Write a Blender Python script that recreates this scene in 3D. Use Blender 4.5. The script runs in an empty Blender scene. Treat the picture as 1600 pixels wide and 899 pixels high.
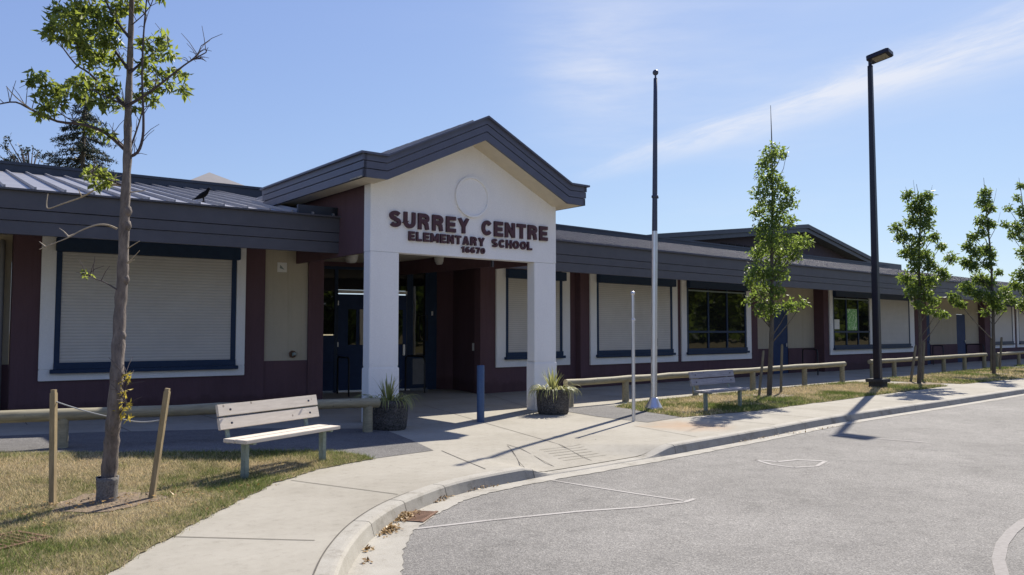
import bpy, bmesh, math, random
import numpy as np
from mathutils import Vector, Matrix
from mathutils.geometry import delaunay_2d_cdt
random.seed(7); RNG = np.random.default_rng(11)
S = bpy.context.scene
COL = S.collection
rad = math.radians
JOINTS = [((2.186, 6.556), (2.985, 5.703)), ((3.977, 8.149), (4.429, 6.758)), ((6.462, 8.813), (5.939, 7.113)), ((7.445, 8.595), (6.556, 7.216)), ((10.184, 14.58), (8.878, 10.617)), ((8.878, 10.617), (7.947, 7.747)), ((7.522, 8.698), (7.038, 6.982)), ((13.174, 16.039), (11.578, 12.763)), ((10.616, 8.971), (10.235, 7.428)), ((8.864, 8.243), (8.415, 7.026)), ((8.064, 8.138), (7.725, 6.976)), ((2.999, 17.85), (2.586, 14.227)), ((5.275, 17.533), (4.597, 14.0)), ((7.012, 16.012), (6.689, 13.873)), ((9.117, 17.509), (8.599, 14.621))]
GROOVES = [((7.156, 7.406), (8.113, 7.291)), ((7.328, 7.549), (8.31, 7.445)), ((7.509, 7.699), (8.517, 7.606)), ((7.698, 7.855), (8.734, 7.775)), ((7.895, 8.018), (8.962, 7.952)), ((8.102, 8.19), (9.201, 8.138))]
MARKS = [([(4.025, 5.955), (4.802, 5.75), (5.623, 5.485), (6.239, 5.208), (6.767, 5.062), (6.975, 5.088)], 0.06), ([(6.582, 6.813), (6.651, 6.19), (6.725, 5.611), (6.808, 5.108)], 0.05), ([(12.982, 6.681), (13.216, 5.237)], 0.06), ([(9.689, 6.078), (9.771, 5.794), (10.112, 5.708), (10.302, 5.399)], 0.07), ([(9.689, 6.078), (9.505, 5.719), (9.52, 5.411), (9.826, 5.272), (10.302, 5.399)], 0.06), ([(6.02, 1.889), (6.457, 2.079), (6.866, 2.233), (7.403, 2.375), (7.882, 2.457), (8.419, 2.516), (9.049, 2.484)], 0.105)]
TREE1_BR = {'trunk': [(0.0, 0.0), (0.007, 0.166), (0.028, 0.506), (0.04, 0.746), (0.06, 1.107), (0.069, 1.47), (0.077, 1.834), (0.092, 2.201), (0.095, 2.754), (0.107, 3.25), (0.102, 3.687), (0.107, 4.189), (0.108, 4.632), (0.109, 5.077), (0.114, 5.589), (0.114, 6.105)], 'A': [(0.112, 3.275), (0.204, 3.325), (0.249, 3.468), (0.25, 3.687), (0.228, 4.063), (0.231, 4.442), (0.248, 4.759), (0.276, 5.141)], 'B': [(0.106, 3.749), (-0.027, 3.875), (-0.153, 3.969), (-0.281, 4.095), (-0.42, 4.189), (-0.568, 4.378)], 'C': [(0.086, 3.343), (-0.11, 3.512), (-0.328, 3.593), (-0.576, 3.624), (-0.826, 3.737), (-0.983, 3.812), (-1.137, 3.793)], 'C2': [(-0.826, 3.737), (-0.985, 3.862), (-1.081, 3.969)], 'C3': [(-0.39, 3.605), (-0.528, 3.687), (-0.642, 3.781)], 'D': [(0.103, 4.126), (-0.039, 4.315), (-0.169, 4.537), (-0.301, 4.79), (-0.402, 5.077)], 'E': [(0.099, 3.781), (0.251, 3.875), (0.403, 3.988), (0.555, 4.114), (0.677, 4.208), (0.842, 4.303)], 'E2': [(0.677, 4.208), (0.756, 4.284), (0.791, 4.366)], 'E3': [(0.707, 4.233), (0.794, 4.24), (0.844, 4.214)], 'F': [(0.103, 4.095), (0.243, 4.221), (0.394, 4.347), (0.486, 4.429)], 'G': [(0.094, 3.749), (0.006, 3.812), (-0.119, 3.862), (-0.276, 3.938), (-0.46, 3.875)], 'H': [(0.027, 2.582), (-0.066, 2.619), (-0.177, 2.619), (-0.328, 2.563), (-0.43, 2.502), (-0.69, 2.397)], 'H2': [(-0.43, 2.502), (-0.481, 2.557), (-0.525, 2.588)], 'H3': [(-0.443, 2.508), (-0.358, 2.545)], 'H4': [(-0.648, 2.409), (-0.711, 2.459)], 'H5': [(-0.648, 2.409), (-0.708, 2.385)], 'I': [(0.058, 3.008), (-0.095, 3.002), (-0.187, 2.965), (-0.319, 2.89), (-0.489, 2.829), (-0.629, 2.779), (-0.655, 2.816), (-0.646, 2.921)], 'I2': [(-0.319, 2.89), (-0.359, 2.971)], 'J': [(0.121, 2.94), (0.195, 2.94), (0.293, 2.958)], 'J2': [(0.124, 2.385), (0.166, 2.416), (0.244, 2.465)], 'J3': [(0.133, 2.262), (0.175, 2.293), (0.246, 2.373)], 'J4': [(0.133, 2.25), (0.2, 2.287)], 'K': [(0.081, 0.776), (0.103, 0.866), (0.111, 1.016), (0.137, 1.167), (0.148, 1.227)], 'K2': [(0.112, 0.986), (0.169, 1.107)], 'K3': [(0.104, 0.836), (0.162, 0.926)], 'L': [(0.061, 1.987), (-0.069, 2.066), (-0.193, 2.115), (-0.261, 2.152)], 'M': [(0.118, 3.312), (0.214, 3.624), (0.253, 3.812)], 'N': [(0.1, 4.442), (-0.047, 4.632), (-0.146, 4.822), (-0.247, 5.077)], 'N2': [(0.11, 4.568), (0.291, 4.759), (0.377, 5.077)], 'O': [(0.064, 3.002), (-0.035, 3.045), (-0.19, 3.095), (-0.253, 3.138)], 'Gw': [(0.066, 3.387), (-0.047, 3.487), (-0.203, 3.549)]}
TREE1_BASE = (2.174, 8.259)
TREE1_CL = [(-0.597, 4.708, 0.072), (-0.483, 4.632, 0.096), (-0.635, 4.537, 0.072), (-0.392, 4.727, 0.084), (-0.323, 4.505, 0.108), (-0.236, 4.695, 0.096), (-0.135, 4.442, 0.096), (-0.193, 4.284, 0.084), (-0.414, 4.429, 0.084), (-0.539, 4.454, 0.06), (-0.676, 4.473, 0.054), (-0.078, 4.6, 0.084), (0.011, 4.759, 0.084), (0.167, 4.771, 0.06), (-0.036, 4.221, 0.06), (-0.284, 4.221, 0.06), (-0.349, 4.328, 0.06), (-0.775, 4.076, 0.06), (-0.848, 4.032, 0.048), (-0.699, 4.0, 0.054), (-0.615, 3.906, 0.06), (-0.738, 3.875, 0.048), (-0.523, 3.938, 0.054), (-0.672, 3.749, 0.06), (-0.751, 3.699, 0.042), (-0.55, 3.812, 0.042), (-0.402, 4.013, 0.054), (-0.31, 4.032, 0.06), (-0.215, 3.969, 0.072), (-0.125, 4.076, 0.06), (-0.06, 3.938, 0.06), (-0.367, 3.875, 0.054), (-0.242, 3.843, 0.054), (-0.118, 3.812, 0.048), (0.007, 3.781, 0.042), (0.219, 4.41, 0.048), (0.301, 4.347, 0.054), (0.261, 4.221, 0.048), (0.405, 4.442, 0.054), (0.468, 4.366, 0.048), (0.384, 4.265, 0.048), (0.52, 4.284, 0.042), (0.338, 4.126, 0.048), (0.432, 4.063, 0.048), (0.555, 4.114, 0.042), (0.649, 4.076, 0.036), (0.62, 3.969, 0.036), (0.496, 3.969, 0.048), (0.373, 3.938, 0.054), (0.64, 3.9, 0.03), (0.279, 4.0, 0.048), (0.22, 3.875, 0.048), (0.345, 3.825, 0.042), (0.174, 3.762, 0.042), (0.227, 4.114, 0.042), (-0.265, 3.562, 0.054), (-0.172, 3.531, 0.048), (-0.078, 3.499, 0.042), (-0.19, 3.095, 0.048), (-0.234, 3.138, 0.048), (-0.129, 3.113, 0.042), (-0.096, 3.033, 0.036), (-0.054, 3.051, 0.036), (-0.282, 3.095, 0.036), (-0.267, 2.152, 0.03), (-0.188, 3.014, 0.036), (-0.368, 4.949, 0.12), (-0.182, 5.013, 0.132), (0.005, 4.981, 0.12), (0.223, 5.013, 0.12), (0.38, 4.949, 0.096), (-0.25, 5.205, 0.132), (0.06, 5.269, 0.132), (0.279, 5.269, 0.108), (-0.072, 5.525, 0.12), (0.114, 5.589, 0.108)]
TREE1_YEL = [(0.149, 1.197, 0.024), (0.186, 1.155, 0.024), (0.109, 1.095, 0.03), (0.141, 1.034, 0.036), (0.187, 0.914, 0.03), (0.103, 0.866, 0.036), (0.135, 0.818, 0.036), (0.178, 0.776, 0.03), (0.101, 0.938, 0.03)]
TREES = [((18.084, 10.918), [(0.188, 6.108, 0.255), (-0.01, 5.862, 0.191), (0.432, 6.108, 0.143), (0.065, 5.535, 0.271), (0.303, 5.291, 0.239), (-0.104, 5.128, 0.239), (0.608, 5.128, 0.159), (0.133, 4.802, 0.303), (0.57, 4.834, 0.207), (-0.209, 4.639, 0.191), (0.287, 4.395, 0.303), (-0.119, 4.233, 0.239), (0.642, 4.395, 0.143), (0.037, 3.909, 0.319), (0.519, 3.861, 0.271), (0.841, 3.861, 0.223), (1.034, 3.828, 0.128), (-0.227, 3.586, 0.223), (0.271, 3.505, 0.319), (0.674, 3.537, 0.191), (-0.299, 3.101, 0.239), (0.021, 3.021, 0.271), (0.312, 3.101, 0.239), (-0.432, 2.86, 0.159), (-0.147, 2.618, 0.239), (0.223, 2.618, 0.207), (-0.471, 2.409, 0.143), (-0.154, 2.217, 0.207), (0.135, 2.185, 0.175), (0.569, 2.249, 0.175), (0.891, 2.313, 0.143), (0.003, 1.976, 0.112)]), ((25.747, 10.417), [(-0.196, 5.846, 0.177), (0.238, 5.705, 0.216), (0.481, 5.846, 0.138), (0.032, 5.445, 0.236), (0.427, 5.345, 0.216), (-0.078, 5.044, 0.236), (0.316, 4.944, 0.236), (-0.581, 4.844, 0.177), (-0.39, 4.545, 0.216), (0.104, 4.445, 0.236), (0.603, 4.545, 0.157), (-0.106, 4.046, 0.275), (0.288, 3.947, 0.236), (-0.364, 4.046, 0.138), (0.793, 4.246, 0.138), (1.1, 3.887, 0.177), (-0.017, 3.648, 0.197), (0.478, 3.648, 0.197), (0.77, 3.45, 0.177), (-0.325, 3.251, 0.197), (0.068, 3.152, 0.236), (0.464, 3.152, 0.197), (0.925, 3.35, 0.138), (-0.138, 2.855, 0.216), (0.255, 2.756, 0.216), (0.546, 2.558, 0.157), (0.049, 2.459, 0.138), (0.34, 2.261, 0.138), (0.829, 2.123, 0.118), (0.614, 2.202, 0.118)]), ((33.663, 10.894), [(-0.089, 6.923, 0.193), (-0.174, 6.554, 0.241), (0.013, 6.309, 0.193), (-0.247, 5.819, 0.241), (0.066, 5.696, 0.169), (-0.262, 5.329, 0.193), (-0.631, 5.207, 0.169), (-0.837, 4.84, 0.193), (-0.529, 4.596, 0.241), (-0.161, 4.718, 0.217), (0.074, 4.474, 0.169), (-0.953, 4.231, 0.193), (-0.617, 4.109, 0.217), (-0.056, 4.182, 0.193), (0.297, 3.865, 0.145), (-0.439, 3.622, 0.241), (-0.079, 3.501, 0.241), (-0.935, 3.258, 0.265), (-1.431, 2.894, 0.217), (-1.196, 2.652, 0.169), (-0.458, 3.015, 0.265), (0.023, 2.894, 0.289), (0.515, 3.137, 0.193), (0.745, 2.773, 0.169), (0.253, 2.531, 0.217), (-0.238, 2.337, 0.145)]), ((39.474, 11.31), [(-0.218, 7.929, 0.164), (-0.348, 7.37, 0.137), (-0.09, 6.812, 0.274), (-0.778, 6.951, 0.164), (-0.94, 6.255, 0.164), (-0.391, 6.115, 0.301), (0.009, 5.698, 0.329), (-0.68, 5.754, 0.164), (-0.154, 5.005, 0.301), (0.232, 6.533, 0.383), (0.246, 4.589, 0.383), (-0.325, 4.036, 0.301), (-0.615, 3.622, 0.219), (-0.069, 3.484, 0.329), (-0.909, 3.07, 0.219), (-0.231, 2.795, 0.301), (0.324, 2.933, 0.329), (0.632, 7.649, 0.247), (0.414, 5.421, 0.383)])]
TRUNKS = [[(0.0, 0.0), (0.048, 0.938), (0.097, 1.896), (0.126, 3.505), (0.171, 5.128), (0.175, 6.272), (0.162, 7.341)], [(0.0, 0.0), (0.072, 1.177), (0.085, 2.36), (0.11, 3.947), (0.188, 5.345), (0.092, 6.187)], [(0.0, 0.0), (0.027, 1.564), (0.043, 2.773), (0.026, 4.474), (-0.072, 5.941), (-0.145, 7.465)], [(0.0, 0.0), (0.02, 2.108), (0.007, 4.866), (-0.136, 7.091), (-0.262, 8.265)]]
STAKES = [((1.758, 8.439, 0.0), (1.742, 8.453, 1.062)), ((2.537, 8.133, 0.0), (2.634, 8.048, 1.054)), ((17.892, 11.086, 0.0), (17.991, 11.0, 1.129)), ((19.056, 11.171, 0.0), (19.099, 11.134, 1.276)), ((26.529, 10.987, 0.0), (26.676, 10.859, 1.161)), ((27.151, 10.883, 0.0), (27.225, 10.818, 1.279)), ((35.736, 11.655, 0.0), (35.768, 11.626, 1.305)), ((37.175, 11.811, 0.0), (37.269, 11.728, 1.375))]
CONIFER = ((19.203, 84.331), [(-0.736, 24.739), (-0.499, 16.786)])
BAND_N = (0.33, -0.084, -0.94)
BAND_A = (0.72, 0.667, 0.193)
BAND_D = (0.611, -0.74, 0.281)
BAND_ANG = 25.61
WISP = [(0.677, 0.652, 0.342), (0.708, 0.639, 0.301), (0.773, 0.544, 0.326)]
CAM_F = (0.657888, 0.751112, 0.054897)
SKY_P = (.60, .62, .40); SKY_K = (.99, 1.09, 2.16); CLOUD = (4.6, 4.75, 5.2); SKY_STR = .1; SUN_E = 4.3; EXPO = .87
# ------------------------------------------------------------------ materials
def new_mat(name):
    m = bpy.data.materials.new(name); m.use_nodes = True
    nt = m.node_tree; b = nt.nodes['Principled BSDF']
    return m, nt, b
def L(nt, a, b): nt.links.new(a, b)
def noise(nt, scale, detail=4, rough=.6, vec=None):
    n = nt.nodes.new('ShaderNodeTexNoise'); n.inputs['Scale'].default_value = scale
    n.inputs['Detail'].default_value = detail; n.inputs['Roughness'].default_value = rough
    if vec is not None: L(nt, vec, n.inputs['Vector'])
    return n
def ramp(nt, fac, stops):
    r = nt.nodes.new('ShaderNodeValToRGB'); e = r.color_ramp.elements
    e[0].position, e[0].color = stops[0][0], (*stops[0][1], 1)
    e[1].position, e[1].color = stops[-1][0], (*stops[-1][1], 1)
    for p, c in stops[1:-1]:
        x = e.new(p); x.color = (*c, 1)
    L(nt, fac, r.inputs[0]); return r
def objvec(nt):
    t = nt.nodes.new('ShaderNodeTexCoord'); return t.outputs['Object']
def bump(nt, b, h, strength=.3, dist=.01):
    bp = nt.nodes.new('ShaderNodeBump'); bp.inputs['Strength'].default_value = strength
    bp.inputs['Distance'].default_value = dist; L(nt, h, bp.inputs['Height']); L(nt, bp.outputs[0], b.inputs['Normal']); return bp
def mixc(nt, f, a, b, mode='MIX'):
    m = nt.nodes.new('ShaderNodeMix'); m.data_type = 'RGBA'; m.blend_type = mode
    for i, v in ((0, f), (6, a), (7, b)):
        if isinstance(v, (int, float)): m.inputs[i].default_value = v
        elif isinstance(v, tuple): m.inputs[i].default_value = (*v, 1)
        else: L(nt, v, m.inputs[i])
    return m.outputs[2]
def simple(name, col, rough=.7, var=.12, scale=6, metallic=0, bmp=.0, bscale=60, spec=.4):
    m, nt, b = new_mat(name); v = objvec(nt)
    n = noise(nt, scale, 5, .65, v)
    c0 = tuple(x*(1-var) for x in col); c1 = tuple(min(1, x*(1+var)) for x in col)
    r = ramp(nt, n.outputs[0], [(.3, c0), (.7, c1)]); L(nt, r.outputs[0], b.inputs['Base Color'])
    b.inputs['Roughness'].default_value = rough; b.inputs['Metallic'].default_value = metallic
    b.inputs['Specular IOR Level'].default_value = spec
    if bmp:
        n2 = noise(nt, bscale, 4, .6, v); bump(nt, b, n2.outputs[0], bmp, .01)
    return m
M = {}
def stucco(name, col, dirt=.25):
    m, nt, b = new_mat(name); v = objvec(nt)
    mp = nt.nodes.new('ShaderNodeMapping'); mp.inputs['Scale'].default_value = (1.2, 1.2, .35); L(nt, v, mp.inputs[0])
    n = noise(nt, 1.6, 6, .7, mp.outputs[0]); n2 = noise(nt, 140, 3, .6, v)
    r = ramp(nt, n.outputs[0], [(.3, tuple(x*(1-dirt*.6) for x in col)), (.6, col), (.8, tuple(min(1, x*1.05) for x in col))])
    r2 = ramp(nt, n2.outputs[0], [(.35, (.8, .8, .8)), (.65, (1.1, 1.1, 1.1))])
    ms = nt.nodes.new('ShaderNodeMapping'); ms.inputs['Scale'].default_value = (7, 7, .25); L(nt, v, ms.inputs[0]); n4 = noise(nt, 1.3, 6, .7, ms.outputs[0])
    rs_ = ramp(nt, n4.outputs[0], [(.30, (.80, .79, .77)), (.48, (1, 1, 1))])
    sz_ = nt.nodes.new('ShaderNodeSeparateXYZ'); L(nt, v, sz_.inputs[0]); n5 = noise(nt, 3, 5, .7, v)
    ft = nt.nodes.new('ShaderNodeMath'); ft.operation = 'MULTIPLY_ADD'; ft.inputs[1].default_value = -.5; L(nt, n5.outputs[0], ft.inputs[0]); L(nt, sz_.outputs[2], ft.inputs[2])
    rf_ = ramp(nt, ft.outputs[0], [(.0, (.74, .72, .68)), (.12, (1, 1, 1))])
    c_ = mixc(nt, .6, r.outputs[0], r2.outputs[0], 'MULTIPLY'); c_ = mixc(nt, .08 if col[0] > .7 else .6, c_, rs_.outputs[0], 'MULTIPLY'); c_ = mixc(nt, .8, c_, rf_.outputs[0], 'MULTIPLY')
    L(nt, c_, b.inputs['Base Color'])
    b.inputs['Roughness'].default_value = .92; b.inputs['Specular IOR Level'].default_value = .2
    bump(nt, b, n2.outputs[0], .5, .006); return m
M['white'] = stucco('white_stucco', (.90, .885, .855), .08)
M['maroon'] = stucco('maroon_stucco', (.125, .074, .084), .25)
M['beige'] = stucco('beige_stucco', (.47, .42, .32), .14)
M['trim'] = stucco('white_trim', (.86, .85, .82), .12)
M['soffit'] = simple('soffit_paint', (.62, .55, .42), .8, .06)
M['fascia'] = simple('grey_fascia_metal', (.082, .083, .098), .5, .10, 3, 0, .05, 40)
M['fascia_blue'] = simple('slate_fascia_metal', (.088, .096, .135), .42, .10, 3, 0, .05, 40)
M['upper'] = simple('dark_blue_fascia', (.040, .050, .070), .5, .1, 3)
M['navy'] = simple('navy_paint', (.016, .036, .080), .5, .12, 9, spec=.25)
M['navy_door'] = simple('navy_door_paint', (.030, .052, .12), .6, .12, 5, spec=.15)
M['black'] = simple('black_enamel', (.012, .013, .016), .4, .1)
M['dark'] = simple('dark_recess', (.01, .01, .012), .8, .1)
M['letter'] = simple('maroon_lettering', (.070, .026, .036), .5, .1, 20)
M['bollard'] = simple('bollard_blue_paint', (.045, .085, .17), .45, .15, 14)
M['pipe'] = simple('grey_pipe', (.2, .2, .2), .5, .1)
M['whitep'] = simple('white_plastic', (.7, .69, .64), .4, .05)
M['alu'] = simple('brushed_aluminium', (.62, .62, .63), .38, .06, 20, .75)
M['alu_white'] = simple('flagpole_metal', (.66, .66, .67), .33, .05, 12, .80)
M['pole'] = simple('dark_pole_paint', (.014, .013, .022), .35, .2, 10)
M['concrete_base'] = simple('pole_plinth_concrete', (.055, .055, .055), .9, .3, 12, 0, .4, 60)
M['galv'] = simple('galvanised_steel', (.22, .27, .25), .5, .2, 20, .3)
M['crow'] = simple('black_feathers', (.004, .004, .006), .7, .3, 40, spec=.15)
M['dark_backlit_metal'] = simple('backlit_upper_pole_metal', (.060, .068, .10), .45, .1, 12, .3)  # pole's darkness against the bright sky put into the colour; bench bolts share it
M['groove'] = simple('shallow_groove', (.27, .25, .20), .95, .1, 8)
M['rust'] = simple('rusty_iron', (.16, .085, .05), .85, .3, 25, 0, .4, 90)
M['wire'] = simple('pale_strap', (.42, .42, .40), .6, .1)
M['gym'] = simple('gym_wall', (.060, .050, .066), .85, .12, 2)
M['gymroof'] = simple('gym_fascia', (.060, .068, .082), .5, .1, 2)
M['tanroof'] = simple('tan_roof', (.20, .19, .19), .7, .08, 2)
M['lens'] = simple('lamp_lens', (.25, .22, .15), .3, .2, 20)
M['twig'] = simple('dry_twig', (.36, .30, .22), .85, .2, 30)
M['darktwig'] = simple('dark_twig', (.075, .06, .065), .85, .2, 30)
M['mulch'] = simple('brown_mulch', (.20, .15, .10), .95, .5, 40, 0, .9, 60)
def shutter():
    m, nt, b = new_mat('roller_shutter_slats'); v = objvec(nt)
    w = nt.nodes.new('ShaderNodeTexWave'); w.wave_type = 'BANDS'; w.bands_direction = 'Z'; w.wave_profile = 'SIN'
    w.inputs['Scale'].default_value = 5.6; L(nt, v, w.inputs[0])
    n = noise(nt, 2.0, 5, .7, v)
    r = ramp(nt, n.outputs[0], [(.3, (.54, .51, .46)), (.7, (.60, .57, .52))])
    r2 = ramp(nt, w.outputs[0], [(.0, (.70, .70, .70)), (.2, (.96, .96, .96)), (1., (1, 1, 1))])
    L(nt, mixc(nt, .8, r.outputs[0], r2.outputs[0], 'MULTIPLY'), b.inputs['Base Color'])
    b.inputs['Roughness'].default_value = .6; bump(nt, b, w.outputs[0], .25, .015); return m
M['shutter'] = shutter()
def glass():
    m, nt, b = new_mat('window_glass'); v = objvec(nt)
    nt.nodes.remove(b); out = nt.nodes['Material Output']
    d = nt.nodes.new('ShaderNodeBsdfDiffuse'); d.inputs[0].default_value = (.012, .012, .013, 1)
    gl = nt.nodes.new('ShaderNodeBsdfGlossy'); gl.inputs['Roughness'].default_value = .02; gl.inputs[0].default_value = (.42, .42, .41, 1)
    fr = nt.nodes.new('ShaderNodeFresnel'); fr.inputs[0].default_value = 2.1
    n = noise(nt, 1.1, 2, .5, v); bp = nt.nodes.new('ShaderNodeBump'); bp.inputs['Strength'].default_value = .12; bp.inputs['Distance'].default_value = .02
    L(nt, n.outputs[0], bp.inputs['Height']); L(nt, bp.outputs[0], gl.inputs['Normal'])
    mx = nt.nodes.new('ShaderNodeMixShader'); L(nt, fr.outputs[0], mx.inputs[0]); L(nt, d.outputs[0], mx.inputs[1]); L(nt, gl.outputs[0], mx.inputs[2])
    L(nt, mx.outputs[0], out.inputs[0]); return m
M['glass'] = glass()
def poster():
    m, nt, b = new_mat('green_poster'); v = objvec(nt)
    n = noise(nt, 14, 3, .6, v); r = ramp(nt, n.outputs[0], [(.4, (.10, .38, .07)), (.55, (.30, .6, .2)), (.62, (.75, .8, .6))])
    L(nt, r.outputs[0], b.inputs[0]); return m
M['poster'] = poster()
def concrete():
    m, nt, b = new_mat('pavement_concrete'); v = objvec(nt)
    n = noise(nt, .55, 7, .7, v); n2 = noise(nt, 9, 6, .75, v); n3 = noise(nt, 160, 3, .6, v)
    r = ramp(nt, n.outputs[0], [(.3, (.285, .262, .212)), (.55, (.358, .333, .277)), (.75, (.392, .366, .307))])
    r2 = ramp(nt, n2.outputs[0], [(.28, (.72, .71, .69)), (.45, (.96, .96, .96)), (.75, (1.06, 1.06, 1.06))])
    r3 = ramp(nt, n3.outputs[0], [(.3, (.80, .80, .80)), (.7, (1.1, 1.1, 1.1))])
    c = mixc(nt, .8, r.outputs[0], r2.outputs[0], 'MULTIPLY'); c = mixc(nt, .6, c, r3.outputs[0], 'MULTIPLY')
    # rust-coloured stain by the flagpole patch (a real stain on the slab)
    sp = nt.nodes.new('ShaderNodeVectorMath'); sp.operation = 'DISTANCE'; sp.inputs[1].default_value = (11.75, 8.85, 0)
    mp = nt.nodes.new('ShaderNodeVectorMath'); mp.operation = 'ADD'; L(nt, v, mp.inputs[0])
    n4 = noise(nt, 1.6, 4, .6, v); ml = nt.nodes.new('ShaderNodeVectorMath'); ml.operation = 'SCALE'; ml.inputs['Scale'].default_value = .9; L(nt, n4.outputs['Color'], ml.inputs[0]); L(nt, ml.outputs[0], mp.inputs[1])
    L(nt, mp.outputs[0], sp.inputs[0])
    rs = ramp(nt, sp.outputs['Value'], [(.35, (.55, .55, .55)), (1., (0, 0, 0))])
    L(nt, mixc(nt, rs.outputs[0], c, (.38, .20, .08)), b.inputs[0])
    b.inputs['Roughness'].default_value = .9; b.inputs['Specular IOR Level'].default_value = .25; bump(nt, b, n3.outputs[0], .25, .004); return m
M['concrete'] = concrete()
def kerbm():
    m, nt, b = new_mat('kerb_concrete'); v = objvec(nt)
    n = noise(nt, 3, 7, .75, v); n3 = noise(nt, 120, 3, .6, v)
    r = ramp(nt, n.outputs[0], [(.32, (.22, .20, .16)), (.48, (.35, .328, .278)), (.7, (.40, .378, .325))])
    r3 = ramp(nt, n3.outputs[0], [(.3, (.75, .75, .75)), (.7, (1.1, 1.1, 1.1))])
    L(nt, mixc(nt, .7, r.outputs[0], r3.outputs[0], 'MULTIPLY'), b.inputs[0]); b.inputs['Roughness'].default_value = .9
    bump(nt, b, n3.outputs[0], .4, .006); return m
M['kerb'] = kerbm()
def asphalt(name, c, k=1.):
    m, nt, b = new_mat(name); v = objvec(nt)
    n = noise(nt, .35, 7, .65, v); vo = nt.nodes.new('ShaderNodeTexVoronoi'); vo.inputs['Scale'].default_value = 105; L(nt, v, vo.inputs[0])
    n3 = noise(nt, 60, 5, .8, v); n5 = noise(nt, 4, 5, .7, v)
    r = ramp(nt, n.outputs[0], [(.3, tuple(x*.80 for x in c)), (.7, tuple(x*1.14 for x in c))])
    rv = ramp(nt, vo.outputs['Color'], [(.0, (.45, .44, .44)), (.5, (.92, .92, .92)), (1., (1.75, 1.73, 1.68))])
    r3 = ramp(nt, n3.outputs[0], [(.3, (.55, .55, .55)), (.5, (1, 1, 1)), (.72, (1.5, 1.5, 1.48))])
    r5 = ramp(nt, n5.outputs[0], [(.3, (.80, .80, .80)), (.5, (1, 1, 1)), (.7, (1.12, 1.12, 1.12))])
    a = mixc(nt, .75*k, r.outputs[0], rv.outputs[0], 'MULTIPLY'); a = mixc(nt, .8, a, r3.outputs[0], 'MULTIPLY'); a = mixc(nt, .8, a, r5.outputs[0], 'MULTIPLY')
    # dark cracks / worn seams
    wv = nt.nodes.new('ShaderNodeTexVoronoi'); wv.feature = 'DISTANCE_TO_EDGE'; wv.inputs['Scale'].default_value = .33
    n6 = noise(nt, 1.3, 5, .7, v); va = nt.nodes.new('ShaderNodeVectorMath'); va.operation = 'ADD'; L(nt, v, va.inputs[0]); L(nt, n6.outputs['Color'], va.inputs[1]); L(nt, va.outputs[0], wv.inputs[0])
    rc = ramp(nt, wv.outputs[0], [(.0, (.80, .80, .80)), (.010, (1, 1, 1))]); a = mixc(nt, .45, a, rc.outputs[0], 'MULTIPLY')
    nb = noise(nt, 1.7, 6, .75, v); rb = ramp(nt, nb.outputs[0], [(.30, (.62, .62, .62)), (.42, (1, 1, 1))]); a = mixc(nt, .55, a, rb.outputs[0], 'MULTIPLY')
    L(nt, a, b.inputs[0]); b.inputs['Roughness'].default_value = .88; b.inputs['Specular IOR Level'].default_value = .3
    bump(nt, b, vo.outputs['Distance'], .5, .008); return m
M['asphalt'] = asphalt('road_asphalt', (.208, .199, .184))
M['asphalt2'] = asphalt('path_asphalt', (.15, .145, .140))
def paintm():
    m, nt, b = new_mat('worn_white_paint'); v = objvec(nt)
    n = noise(nt, 30, 6, .8, v); n2 = noise(nt, 2.2, 4, .6, v)
    ad = nt.nodes.new('ShaderNodeMath'); ad.operation = 'ADD'; L(nt, n.outputs[0], ad.inputs[0]); L(nt, n2.outputs[0], ad.inputs[1])
    r = ramp(nt, ad.outputs[0], [(.78/1, (.25, .232, .212)), (1.0, (.36, .34, .315))])
    L(nt, r.outputs[0], b.inputs[0]); b.inputs['Roughness'].default_value = .85; return m
M['paint'] = paintm()
M['faint'] = simple('faded_paint', (.27, .252, .232), .9, .16, 25)
def lawn():
    m, nt, b = new_mat('dry_lawn'); v = objvec(nt)
    n = noise(nt, .9, 6, .7, v); n2 = noise(nt, 45, 5, .8, v)
    r = ramp(nt, n.outputs[0], [(.36, (.12, .125, .045)), (.5, (.24, .20, .105)), (.62, (.34, .28, .17))])
    r2 = ramp(nt, n2.outputs[0], [(.3, (.55, .55, .5)), (.55, (1, 1, 1)), (.75, (1.35, 1.3, 1.2))])
    L(nt, mixc(nt, 1, r.outputs[0], r2.outputs[0], 'MULTIPLY'), b.inputs[0]); b.inputs['Roughness'].default_value = .95
    b.inputs['Specular IOR Level'].default_value = .1; bump(nt, b, n2.outputs[0], .8, .03); return m
M['lawn'] = lawn()
def blade():
    m, nt, b = new_mat('grass_blades'); at = nt.nodes.new('ShaderNodeAttribute'); at.attribute_name = 'tint'
    L(nt, at.outputs['Color'], b.inputs[0]); b.inputs['Roughness'].default_value = .8; b.inputs['Specular IOR Level'].default_value = .15
    tr = nt.nodes.new('ShaderNodeBsdfTranslucent'); L(nt, at.outputs['Color'], tr.inputs[0])
    mx = nt.nodes.new('ShaderNodeMixShader'); mx.inputs[0].default_value = .3; L(nt, b.outputs[0], mx.inputs[1]); L(nt, tr.outputs[0], mx.inputs[2])
    L(nt, mx.outputs[0], nt.nodes['Material Output'].inputs[0]); return m
M['blade'] = blade()
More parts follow.
